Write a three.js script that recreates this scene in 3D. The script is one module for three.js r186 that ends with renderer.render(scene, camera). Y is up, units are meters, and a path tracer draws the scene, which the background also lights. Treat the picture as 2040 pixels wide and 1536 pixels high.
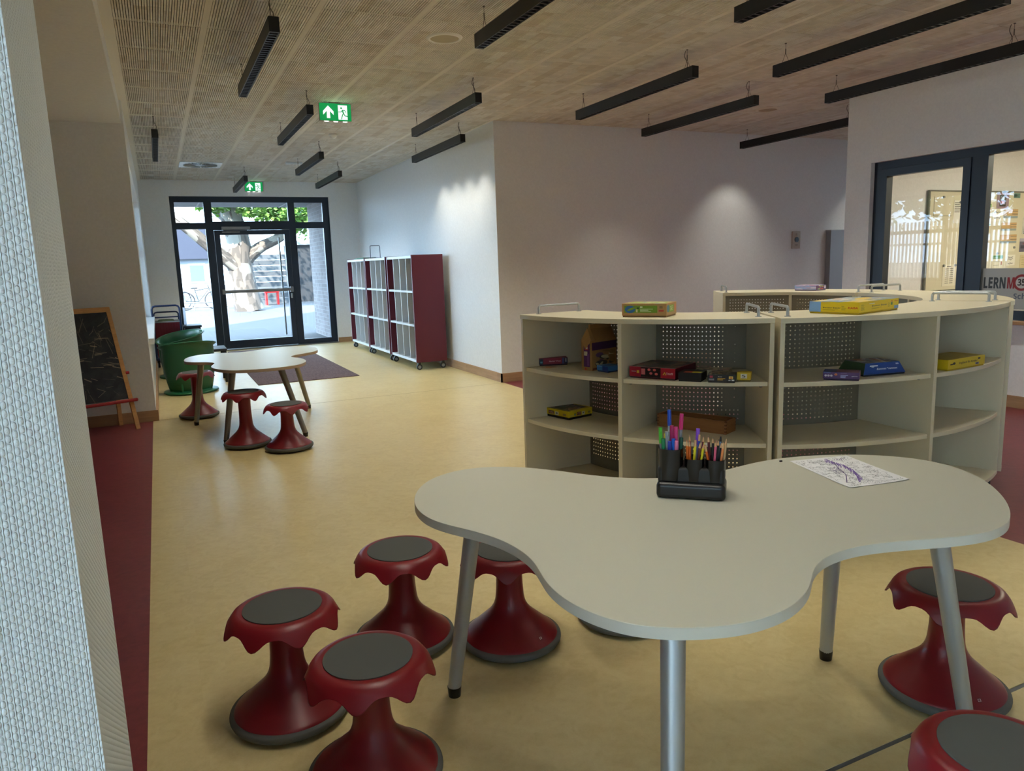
import * as THREE from 'three';
import { mergeGeometries, mergeVertices, toCreasedNormals } from 'three/addons/utils/BufferGeometryUtils.js';
import { RoundedBoxGeometry } from 'three/addons/geometries/RoundedBoxGeometry.js';
import { RectAreaLightUniformsLib } from 'three/addons/lights/RectAreaLightUniformsLib.js';

// ------------------------------------------------------------------ camera, sky, sun, exposure
const scene = new THREE.Scene();
const renderer = new THREE.WebGLRenderer({ antialias: true });
renderer.toneMapping = THREE.LinearToneMapping;
renderer.toneMappingExposure = 1.68;
renderer.shadowMap.enabled = true;
RectAreaLightUniformsLib.init();
const camera = new THREE.PerspectiveCamera(2 * Math.atan(768 / 1471.7) * 180 / Math.PI, 2040 / 1536, 0.05, 300);
camera.position.set(0, 1.4, 0);
camera.rotation.order = 'YXZ';
camera.rotation.set(-0.1648, -0.4396, -0.0335);
scene.background = new THREE.Color().setRGB(0.49, 0.73, 1.0);
scene.backgroundIntensity = 10.5;
const sun = new THREE.DirectionalLight(new THREE.Color().setRGB(1, 0.93, 0.82), 20);
sun.position.set(-24, 33, 17); sun.target.position.set(0, 0, -14);
sun.castShadow = true; sun.shadow.mapSize.set(4096, 4096);
Object.assign(sun.shadow.camera, { left: -45, right: 45, top: 45, bottom: -45, near: 1, far: 140 });
scene.add(sun, sun.target);
const LAMP_COLOR = new THREE.Color().setRGB(1.0, 0.95, 0.82), LAMP_CD = 1.08;

// ------------------------------------------------------------------ helpers
function rng(seed) { let a = seed >>> 0; return () => { a = (a + 0x6D2B79F5) | 0; let t = Math.imul(a ^ (a >>> 15), 1 | a); t = (t + Math.imul(t ^ (t >>> 7), 61 | t)) ^ t; return ((t ^ (t >>> 14)) >>> 0) / 4294967296; }; }
const used = new Map();
function numbered(name) { const n = used.get(name) ?? 0; used.set(name, n + 1); return n ? `${name}_${String(n).padStart(3, '0')}` : name; }
function shade(o) { o.castShadow = true; o.receiveShadow = true; return o; }
function part(name, geo, mat, parent) { if (Array.isArray(geo)) geo = merge(geo); const m = shade(new THREE.Mesh(geo, mat)); m.name = name; parent.add(m); return m; }
function thing(name, label, category, [x, y, z] = [0, 0, 0], turn = 0, group) {
  const o = new THREE.Group(); o.name = numbered(name); scene.add(o); o.position.set(x, y, z); o.rotation.y = turn;
  o.userData = { label, category }; if (group) o.userData.group = group; return o;
}
function single(name, geo, mat, label, category, [x, y, z] = [0, 0, 0], turn = 0, group) {
  if (Array.isArray(geo)) geo = merge(geo);
  const o = shade(new THREE.Mesh(geo, mat)); o.name = numbered(name); scene.add(o); o.position.set(x, y, z); o.rotation.y = turn;
  o.userData = { label, category }; if (group) o.userData.group = group; return o;
}
function struct(name, label, category) { const o = new THREE.Group(); o.name = numbered(name); scene.add(o); o.userData = { kind: 'structure', label, category }; return o; }
function merge(list) {
  const l = list.map((g) => { let q = g.index ? g.toNonIndexed() : g; for (const k of Object.keys(q.attributes)) if (!['position', 'normal', 'uv'].includes(k)) q.deleteAttribute(k); if (!q.attributes.uv) q.setAttribute('uv', new THREE.Float32BufferAttribute(new Float32Array(q.attributes.position.count * 2), 2)); return q; });
  return l.length === 1 ? l[0] : mergeGeometries(l);
}
// texture coordinates in metres, from the face's own direction
function metres(geo, k = 1) {
  const g = geo.index ? geo.toNonIndexed() : geo, p = g.attributes.position, uv = new Float32Array(p.count * 2), a = new THREE.Vector3(), b = new THREE.Vector3(), c = new THREE.Vector3();
  for (let i = 0; i < p.count; i += 3) {
    a.fromBufferAttribute(p, i); b.fromBufferAttribute(p, i + 1); c.fromBufferAttribute(p, i + 2);
    const n = b.clone().sub(a).cross(c.clone().sub(a)), ax = Math.abs(n.x), ay = Math.abs(n.y), az = Math.abs(n.z);
    [a, b, c].forEach((v, j) => { const [s, t] = ay >= ax && ay >= az ? [v.x, v.z] : ax >= az ? [v.z, v.y] : [v.x, v.y]; uv[(i + j) * 2] = s * k; uv[(i + j) * 2 + 1] = t * k; });
  }
  g.setAttribute('uv', new THREE.BufferAttribute(uv, 2)); return g;
}
// box between two corners
function bx(x0, x1, y0, y1, z0, z1) { const g = new THREE.BoxGeometry(Math.abs(x1 - x0), Math.abs(y1 - y0), Math.abs(z1 - z0)); g.translate((x0 + x1) / 2, (y0 + y1) / 2, (z0 + z1) / 2); return metres(g); }
function rb(w, h, d, x, y, z, r = 0.004, seg = 2) { const g = new RoundedBoxGeometry(w, h, d, seg, r); g.translate(x, y, z); return g; }
function cyl(r0, r1, h, x = 0, y = 0, z = 0, seg = 24) { const g = new THREE.CylinderGeometry(r1, r0, h, seg); g.translate(x, y + h / 2, z); return g; }
function bar(ax, ay, az, bX, bY, bZ, r, r2 = r, seg = 12) {
  const a = new THREE.Vector3(ax, ay, az), b = new THREE.Vector3(bX, bY, bZ), d = b.clone().sub(a), g = new THREE.CylinderGeometry(r2, r, d.length(), seg);
  g.applyQuaternion(new THREE.Quaternion().setFromUnitVectors(new THREE.Vector3(0, 1, 0), d.clone().normalize())); g.translate(...a.add(b).multiplyScalar(0.5).toArray()); return g;
}
function tube(pts, r, seg = 40, rad = 8, tension = 0.5) { return new THREE.TubeGeometry(new THREE.CatmullRomCurve3(pts.map((p) => new THREE.Vector3(...p)), false, 'catmullrom', tension), seg, r, rad); }
// a bent bar: straight pieces with rounded corners
function bent(pts, r, round = 0.02) {
  const path = new THREE.CurvePath(), v = pts.map((p) => new THREE.Vector3(...p)); let last = v[0];
  for (let i = 1; i < v.length - 1; i++) {
    const a = v[i].clone().add(v[i - 1].clone().sub(v[i]).normalize().multiplyScalar(round)), b = v[i].clone().add(v[i + 1].clone().sub(v[i]).normalize().multiplyScalar(round));
    path.add(new THREE.LineCurve3(last, a)); path.add(new THREE.QuadraticBezierCurve3(a, v[i], b)); last = b;
  }
  path.add(new THREE.LineCurve3(last, v[v.length - 1]));
  return new THREE.TubeGeometry(path, v.length * 14, r, 8);
}
// noise
function makeNoise(seed, n) { const r = rng(seed), t = new Float32Array(n * n); for (let i = 0; i < t.length; i++) t[i] = r(); return (x, y) => { const xi = Math.floor(x), yi = Math.floor(y), fx = x - xi, fy = y - yi, sx = fx * fx * (3 - 2 * fx), sy = fy * fy * (3 - 2 * fy), m = (a) => ((a % n) + n) % n, x0 = m(xi), x1 = m(xi + 1), y0 = m(yi) * n, y1 = m(yi + 1) * n; return (t[y0 + x0] * (1 - sx) + t[y0 + x1] * sx) * (1 - sy) + (t[y1 + x0] * (1 - sx) + t[y1 + x1] * sx) * sy; }; }
function tex(size, f, { srgb = true, repeat = 1, repeatY = repeat } = {}) {
  const d = new Uint8Array(size * size * 4);
  for (let y = 0, i = 0; y < size; y++) for (let x = 0; x < size; x++, i += 4) { const c = f(x / size, y / size, x, y); d[i] = Math.max(0, Math.min(255, c[0])); d[i + 1] = Math.max(0, Math.min(255, c[1])); d[i + 2] = Math.max(0, Math.min(255, c[2])); d[i + 3] = 255; }
  const t = new THREE.DataTexture(d, size, size); t.wrapS = t.wrapT = THREE.RepeatWrapping; t.magFilter = THREE.LinearFilter; t.minFilter = THREE.LinearMipmapLinearFilter; t.generateMipmaps = true;
  t.repeat.set(repeat, repeatY); if (srgb) t.colorSpace = THREE.SRGBColorSpace; t.needsUpdate = true; return t;
}
function canvasTex(w, h, draw) {
  const c = document.createElement('canvas'); c.width = w; c.height = h; const g = c.getContext('2d'); draw(g, w, h);
  const t = new THREE.CanvasTexture(c); t.colorSpace = THREE.SRGBColorSpace; t.magFilter = THREE.LinearFilter; return t;
}
const M = (color, roughness = 0.6, extra = {}) => new THREE.MeshStandardMaterial({ color, roughness, ...extra });

// ------------------------------------------------------------------ materials
const n64 = makeNoise(11, 64), n32 = makeNoise(5, 32), n128 = makeNoise(23, 128);
function lino(base, dark, light, size = 1024) {
  return tex(size, (u, v) => {
    const warp = n32(u * 32, v * 32) * 3, a = n128(u * 64 + warp, v * 64 + warp * 0.7), b = n128(u * 128 + 7 + warp, v * 128), c = n32(u * 8 + 3, v * 8), f = n128(u * 512, v * 512);
    const k = (a - 0.5) * 0.55 + (b - 0.5) * 0.35 + (c - 0.5) * 0.35 + (f - 0.5) * 0.3, m = k < 0 ? dark : light, t = Math.min(1, Math.abs(k) * 1.6);
    return [base[0] + (m[0] - base[0]) * t, base[1] + (m[1] - base[1]) * t, base[2] + (m[2] - base[2]) * t];
  }, { repeat: 0.55 });
}
const mYellow = M(0xffffff, 0.33, { map: lino([212, 193, 140], [201, 180, 124], [220, 203, 152]) });
const mRed = M(0xffffff, 0.36, { map: lino([122, 50, 58], [106, 40, 48], [134, 60, 66]) });
const wallMap = tex(256, (u, v) => { const k = 235 + (n64(u * 64, v * 64) - 0.5) * 5 + (n128(u * 128, v * 128) - 0.5) * 4; return [k - 1, k, k - 1]; });
const wallBump = tex(256, (u, v) => { const k = 128 + (n128(u * 128, v * 128) - 0.5) * 90; return [k, k, k]; }, { srgb: false, repeat: 3 });
const mWall = M(0xffffff, 0.9, { map: wallMap, bumpMap: wallBump, bumpScale: 0.0006 });
// woven glass-fibre wallpaper: rows of beads on fine threads
const weaveH = (u, v) => { // one tile holds 2 x 2 beads, staggered
  const X = u * 16, Y = v * 8; let best = 0; const col = Math.floor(X), yy = Y + (col % 2) * 0.5, fx = X - col - 0.5, fy = yy - Math.floor(yy) - 0.5;
  const bead = Math.max(0, 1 - (fx / 0.40) ** 2 - (fy / 0.46) ** 2); best = Math.sqrt(bead) * 0.9;
  const thread = Math.max(0, 1 - (Math.min(Math.abs(X - Math.round(X)), 0.5) / 0.14) ** 2) * 0.7; return Math.max(best, thread);
};
const mWeave = M(0xffffff, 0.62, { map: tex(64, () => [226, 229, 224]), bumpMap: tex(512, (u, v) => { const k = 40 + 190 * weaveH(u, v) + (n128(u * 128, v * 128) - 0.5) * 18; return [k, k, k]; }, { srgb: false, repeat: 1 / 0.088, repeatY: 1 / 0.060 }), bumpScale: 0.0023 });
// bleached wooden strips, each cut from short lengths of different tone
const tones = [[226, 220, 209], [232, 227, 217], [220, 211, 196], [236, 232, 225], [228, 222, 212], [212, 199, 180], [231, 224, 211], [238, 235, 228]];
const slatMap = tex(512, (u, v) => {
  const col = Math.floor(u * 32), g = rng(col * 77 + 5), off = g(), len = 2 + Math.floor(g() * 2), cell = Math.floor((v + off) * len) % len, q = rng(col * 131 + cell * 17 + 3)();
  const q1 = rng(col * 131 + ((cell + 1) % len) * 17 + 3)(), c = tones[Math.floor(q * 8)].map((t, i) => 0.55 * t + 0.45 * [226, 219, 207][i]), s = (n128(u * 256, v * 24) - 0.5) * 16 + (n64(u * 64, v * 5) - 0.5) * 14; return [c[0] + s, c[1] + s, c[2] + s];
});
const mSlat = M(0xffffff, 0.7, { map: slatMap }), mFelt = M(0x35312a, 0.95), mRail = M(0xe2dccf, 0.65);
const woodTex = (b, seed, k = 16) => { const n = makeNoise(seed, 64); return tex(256, (u, v) => { const r = n(u * 4, v * 60) * 0.6 + n(u * 16, v * 200) * 0.4, s = (r - 0.5) * 2 * k; return [b[0] + s, b[1] + s * 0.9, b[2] + s * 0.7]; }); };
const mBoard = M(0xffffff, 0.55, { map: woodTex([172, 136, 98], 3, 14) });
const mPine = M(0xffffff, 0.55, { map: woodTex([206, 156, 98], 8, 16) });
const mFrame = M(0x1b293a, 0.42), mFrameIn = M(0x1e2c3d, 0.4);
const mGlass = new THREE.MeshPhysicalMaterial({ color: 0xffffff, roughness: 0.0, transmission: 1, thickness: 0, ior: 1.5 });
const mSteel = M(0xb9bcbd, 0.32, { metalness: 1 }), mGreyMetal = M(0x8d9092, 0.38, { metalness: 0.85 });
const mSilver = M(0xaeb2b3, 0.34, { metalness: 0.55 });
const mBlack = M(0x0b0b0c, 0.35), mBlackMatt = M(0x101011, 0.75);
const mCream = M(0xd8cfb2, 0.38), mCreamEdge = M(0xd2c8aa, 0.5);
const mTable = M(0xcfcdbc, 0.34), mTableEdge = M(0xd6d3c6, 0.4), mTableWoodEdge = M(0xb39a80, 0.55);
const mStool = M(0x7c0f1c, 0.36), mStoolPad = M(0x545551, 0.85), mStoolRing = M(0x5c5c57, 0.8);
const mMaroon = M(0x5f1426, 0.45), mLightGrey = M(0xcfd4d6, 0.4), mGreyBack = M(0x5e5b54, 0.7);

// ------------------------------------------------------------------ the room
const H = 2.981, XR = 3.59, ZC = -7.9, ZF = -14.25, XL = -0.13, XO = 6.68, ZO = -5.74, ZL = -7.85;
const floor = struct('floor', 'yellow linoleum floor with dark red linoleum strips at both sides', 'floor');
part('yellow_linoleum', bx(-0.165, XR, -0.1, 0, ZF, -1.298), mYellow, floor);
part('yellow_linoleum', bx(-0.165, XR, -0.1, 0, -1.282, 4), mYellow, floor);
part('yellow_linoleum', bx(-0.165, XR, -0.1, -0.003, -1.298, -1.282), M(0x5a5c5e, 0.5), floor).name = 'joint_profile';
part('joint_profile', bx(-0.165, XR, -0.001, 0.0006, -7.853, -7.849), M(0x8c7440, 0.6), floor);
part('yellow_linoleum', bx(XL, -0.165, -0.1, -0.002, ZF, ZL), mYellow, floor);
part('red_linoleum', bx(-3.2, -0.165, -0.1, 0, ZL, 4), mRed, floor);
part('red_linoleum', bx(XR, 12, -0.1, 0, ZC, 4), mRed, floor);

const ceiling = struct('ceiling', 'slatted bleached wood acoustic ceiling panels in a pale grid', 'ceiling');
part('roof_slab', bx(-3.2, 12.2, 3.02, 3.3, -14.55, 4.3), M(0xb9b4a8, 0.9), ceiling);
{
  const variants = []; const r = rng(42);
  for (let v = 0; v < 6; v++) {
    const list = [], n = 36, p = 0.585 / n;
    for (let i = 0; i < n; i++) { const g = new THREE.BoxGeometry(p * 0.71, 0.012, 0.617); g.translate(-0.2925 + p * (i + 0.5), 0.006, 0); const uv = g.attributes.uv, P = g.attributes.position, o = (((Math.floor((i + v * 2) / 5) * 7 + v * 5 + (r() < 0.12 ? 3 : 0)) % 32) + 0.5) / 32; for (let q = 0; q < P.count; q++) uv.setXY(q, o + P.getX(q) * 0.3 * 0 + (q % 2) * 0.004, P.getZ(q) / 0.62 + 0.5 + v * 0.37); list.push(g); }
    variants.push(merge(list));
  }
  const felt = bx(-0.2925, 0.2925, 0.012, 0.016, -0.3085, 0.3085);
  const xs = [-0.13, 0.445]; for (let k = 1; k < 18; k++) xs.push(0.445 + 0.625 * k);
  const zs = []; for (let j = -8; j < 16; j++) zs.push(-4.87 - 0.625 * j);
  const rails = [];
  const inside = (x, z) => (x < XR && z > ZF && z < 0) || (x >= XR && x < XO && z > ZC && z < 0) || (x >= XO && x < 11.4 && z > ZC && z < ZO);
  for (let i = 0; i + 1 < xs.length; i++) for (let j = 0; j + 1 < zs.length; j++) {
    let x0 = xs[i], x1 = xs[i + 1], z1 = zs[j], z0 = zs[j + 1];
    if (x0 < XR && x1 > XR && z1 < ZC) x1 = XR; if (x0 >= XR - 0.05 && z0 < ZC && z1 > ZC) z0 = ZC; if (z0 < ZF) z0 = ZF;
    if (x0 < XO && x1 > XO && z1 > ZO) x1 = XO;
    const cx = (x0 + x1) / 2, cz = (z0 + z1) / 2; if (x1 - x0 < 0.06 || z1 - z0 < 0.06 || !inside(cx, cz)) continue;
    const g = shade(new THREE.Group()); const m = part('ceiling_panel', variants[Math.floor(r() * 6)], mSlat, ceiling);
    const sx = (x1 - x0 - 0.04) / 0.585, sz = (z1 - z0 - 0.018) / 0.617; m.position.set(cx, H, cz); m.scale.set(sx, 1, sz);
    const f = part('felt_backing', felt, mFelt, m);
    rails.push(bx(x0 + 0.02, x1 - 0.02, H + 0.001, H + 0.02, z1 - 0.004, z1 + 0.004));
    rails.push(bx(x0 - 0.02, x0 + 0.02, H - 0.001, H + 0.02, z0, z1));
  }
  rails.push(bx(XL - 0.02, XL + 0.05, H - 0.012, H + 0.03, ZF, 0), bx(XR - 0.03, XR, H - 0.001, H + 0.02, ZF, ZC));
  part('grid_rails', rails, mRail, ceiling);
  part('plaster_field', bx(-2.6, XO, H, 3.02, 0, 4), mWall, ceiling);
  const soffit = part('plaster_soffit', bx(-3, -0.15, 2.764, 3.02, ZL, -0.75), mWall, ceiling);
}
function wall(name, label, list, mat = mWall) { const w = struct(name, label, 'wall'); part('wall_surface', list, mat, w); return w; }
wall('wall_left', 'white wall with the corridor window beside the green chairs', [bx(-0.43, XL, 0, 0.76, -14.55, -8.1), bx(-0.43, XL, 2.45, 3.02, -14.55, -8.1), bx(-0.43, XL, 0.76, 2.45, -8.2, -8.1), bx(-0.43, XL, 0.76, 2.45, -14.55, -12.4)]);
wall('wall_alcove', 'white wall behind the chalkboard easel', [bx(-3.2, XL, 0, 3.02, -8.1, ZL)]);
wall('wall_alcove_side', 'white side wall of the alcove', [bx(-3.2, -3, 0, 3.02, ZL, -1.0)]);
const wp = wall('wall_pillar', 'near wall end with woven white wallpaper at the left edge', [bx(-3.2, -0.091, 0, 3.02, -1.0, -0.75)], mWeave);
wall('wall_vestibule', 'white wall with the daylight window beside the camera', [bx(-2.8, -2.6, 0, 0.1, -0.75, 4.2), bx(-2.8, -2.6, 2.6, 3.02, -0.75, 4.2), bx(-2.8, -2.6, 0.1, 2.6, -0.75, -0.6), bx(-2.8, -2.6, 0.1, 2.6, 3.8, 4.2)]);
wall('wall_back', 'white wall behind the camera', [bx(-2.8, 12, 0, 3.02, 4, 4.2)]);
wall('wall_right', 'white corridor wall behind the maroon pigeonhole shelves', [bx(XR, 3.85, 0, 3.02, -14.55, -8.15)]);
wall('wall_return', 'pale wall with the intercom behind the curved shelves', [bx(XR, 12, 0, 3.02, -8.15, ZC)]);
wall('wall_far', 'white end wall around the glazed entrance door', [bx(-0.43, 0.33, 0, 3.02, -14.55, ZF), bx(3.05, 3.85, 0, 3.02, -14.55, ZF), bx(0.33, 3.05, 2.72, 3.02, -14.55, ZF)]);
const ZW0 = -5.44, ZW1 = -1.6;
wall('wall_office', 'white wall with the dark framed office window', [bx(XO, XO + 0.2, 0, 0.76, -5.54, 4), bx(XO, XO + 0.2, 2.278, 3.02, -5.54, 4), bx(XO, XO + 0.2, 0.76, 2.278, -5.54, ZW0), bx(XO, XO + 0.2, 0.76, 2.278, ZW1, 4)]);
wall('wall_office_end', 'white end wall of the office with its outer corner', [bx(XO, 11, 0, 3.02, ZO, -5.54)]);
wall('wall_passage_end', 'white wall at the end of the side passage', [bx(11.4, 11.6, 0, 3.02, ZC, ZO)]);
wall('wall_office_inner', 'pale walls inside the office', [bx(10.4, 10.6, 0, 3.02, -5.54, -0.6), bx(XO + 0.2, 10.6, 0, 3.02, -0.8, -0.6), bx(XO + 0.2, 10.4, 2.75, 3.02, -5.54, -0.8)], M(0xe6e1ca, 0.9));
// skirting boards
function skirting(name, list, label) { const s = struct(name, label, 'baseboard'); part('skirting_board', list, mBoard, s); }
skirting('baseboard_right', [bx(XR - 0.018, XR, 0, 0.105, ZF, ZC + 0.018)], 'wooden skirting board along the corridor wall');
skirting('baseboard_return', [bx(XR - 0.018, 11.4, 0, 0.105, ZC, ZC + 0.018)], 'wooden skirting board below the intercom wall');
skirting('baseboard_left', [bx(-3, XL + 0.018, 0, 0.105, ZL, ZL + 0.018), bx(XL, XL + 0.018, 0, 0.105, -14.25, ZL)], 'wooden skirting board behind the easel');
skirting('baseboard_far', [bx(XL, 0.33, 0, 0.09, ZF, ZF + 0.016), bx(3.05, XR, 0, 0.09, ZF, ZF + 0.016)], 'wooden skirting board beside the entrance door');
skirting('baseboard_office', [bx(XO - 0.018, XO, 0, 0.105, ZO, 4)], 'wooden skirting board below the office window');

// entrance: glazed screen with a door leaf
{
  const z0 = -14.39, z1 = -14.31, d = struct('door_1', 'dark framed glazed entrance door with side lights and transom panes', 'door');
  const fr = (x0, x1, y0, y1, e = 0) => bx(x0, x1, y0, y1, z0 - e, z1 + e);
  part('outer_frame', [fr(0.33, 0.40, 0, 2.72), fr(2.93, 3.05, 0, 2.72), fr(0.40, 2.93, 2.62, 2.72), fr(0.40, 0.87, 0, 0.10), fr(2.42, 2.93, 0, 0.10)], mFrame, d);
  part('mullion', fr(0.87, 1.0, 0, 2.62), mFrame, d); part('mullion', fr(2.30, 2.42, 0, 2.62), mFrame, d);
  part('transom_bar', [fr(0.40, 0.87, 2.16, 2.27), fr(1.0, 2.30, 2.14, 2.29), fr(2.42, 2.93, 2.16, 2.27)], mFrame, d);
  for (const [x0, x1, y0, y1] of [[0.40, 0.87, 0.10, 2.16], [2.42, 2.93, 0.10, 2.16], [0.40, 0.87, 2.27, 2.62], [1.0, 2.30, 2.29, 2.62], [2.42, 2.93, 2.27, 2.62]]) { const g = new THREE.PlaneGeometry(x1 - x0, y1 - y0); g.translate((x0 + x1) / 2, (y0 + y1) / 2, -14.35); part('pane', g, mGlass, d); }
  const leaf = part('door_leaf', [fr(1.005, 1.10, 0.02, 2.135, 0.008), fr(2.205, 2.295, 0.02, 2.135, 0.008), fr(1.10, 2.205, 0.02, 0.165, 0.008), fr(1.10, 2.205, 2.055, 2.135, 0.008)], mFrameIn, d);
  const g = new THREE.PlaneGeometry(1.105, 1.89); g.translate(1.6525, 1.11, -14.35); part('pane', g, mGlass, leaf);
  part('push_bar', [rb(1.19, 0.055, 0.035, 1.675, 1.05, -14.225, 0.012), rb(0.05, 0.09, 0.09, 1.07, 1.05, -14.26, 0.01), rb(0.06, 0.10, 0.09, 2.25, 1.05, -14.26, 0.01)], mGreyMetal, leaf);
  part('lock_cylinder', rb(0.03, 0.09, 0.03, 2.25, 0.93, -14.285, 0.008), mSteel, leaf);
  part('pull_rod', bar(2.12, 0.2, -14.44, 2.12, 2.0, -14.44, 0.016), mGreyMetal, leaf);
  part('door_closer', [rb(0.48, 0.05, 0.05, 1.37, 2.17, -14.27, 0.008), rb(0.3, 0.02, 0.02, 1.28, 2.10, -14.26, 0.005)], mGreyMetal, d);
  part('threshold', bx(0.33, 3.05, -0.01, 0.012, -14.45, -14.2), mGreyMetal, d);
}
// corridor window in the left wall
{
  const w = struct('window_1', 'corridor window in the left wall with white sill', 'window'), x0 = -0.36, x1 = -0.29;
  part('frame', [bx(x0, x1, 0.76, 0.83, -12.4, -8.2), bx(x0, x1, 2.38, 2.45, -12.4, -8.2), ...[-12.4, -11.0, -9.6, -8.27].map((z) => bx(x0, x1, 0.83, 2.38, z, z + 0.07)), bx(x0, x1, 1.70, 1.77, -12.4, -8.2)], mFrame, w);
  for (const [a, b] of [[-12.33, -11.0], [-10.93, -9.6], [-9.53, -8.27]]) for (const [c0, c1] of [[0.83, 1.70], [1.77, 2.38]]) { const g = new THREE.PlaneGeometry(b - a, c1 - c0); g.rotateY(Math.PI / 2); g.translate(-0.325, (c0 + c1) / 2, (a + b) / 2); part('pane', g, mGlass, w); }
  part('window_sill', rb(0.24, 0.06, 4.3, -0.2, 0.745, -10.3, 0.006), M(0xdfe2e2, 0.4), w);
}
// daylight window beside the camera
{
  const w = struct('window_2', 'tall window beside the camera outside the picture', 'window'), x0 = -2.74, x1 = -2.67;
  part('frame', [bx(x0, x1, 0.1, 0.17, -0.6, 3.8), bx(x0, x1, 2.53, 2.6, -0.6, 3.8), ...[-0.6, 0.85, 2.3, 3.73].map((z) => bx(x0, x1, 0.17, 2.53, z, z + 0.07))], mFrame, w);
  for (const [a, b] of [[-0.53, 0.85], [0.92, 2.3], [2.37, 3.73]]) { const g = new THREE.PlaneGeometry(b - a, 2.36); g.rotateY(Math.PI / 2); g.translate(-2.7, 1.35, (a + b) / 2); part('pane', g, mGlass, w); }
}
// office window
{
  const w = struct('window_3', 'office window with dark frame and opening sash', 'window'), x0 = 6.735, x1 = 6.81, y0 = 0.76, y1 = 2.278;
  part('frame', [bx(x0, x1, y0, 0.84, ZW0, ZW1), bx(x0, x1, y1 - 0.075, y1, ZW0, ZW1), bx(x0, x1, 0.84, y1 - 0.075, ZW0, ZW0 + 0.085), bx(x0, x1, 0.84, y1 - 0.075, ZW1 - 0.08, ZW1)], mFrame, w);
  part('mullion', bx(x0, x1, 0.84, y1 - 0.075, -4.43, -4.28), mFrame, w);
  const sash = part('sash', [bx(x0 - 0.012, x1, 0.84, 0.92, -5.35, -4.43), bx(x0 - 0.012, x1, 2.13, 2.2, -5.35, -4.43), bx(x0 - 0.012, x1, 0.92, 2.13, -5.35, -5.285), bx(x0 - 0.012, x1, 0.92, 2.13, -4.50, -4.43)], mFrameIn, w);
  for (const [a, b, c0, c1, p] of [[-5.285, -4.50, 0.92, 2.13, sash], [-4.28, ZW1 - 0.08, 0.84, 2.203, w]]) { const g = new THREE.PlaneGeometry(b - a, c1 - c0); g.rotateY(-Math.PI / 2); g.translate(6.77, (c0 + c1) / 2, (a + b) / 2); part('pane', g, mGlass, p); }
  part('window_sill', rb(0.14, 0.03, ZW1 - ZW0, 6.67, 0.745, (ZW0 + ZW1) / 2, 0.005), mBoard, w);
}
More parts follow.
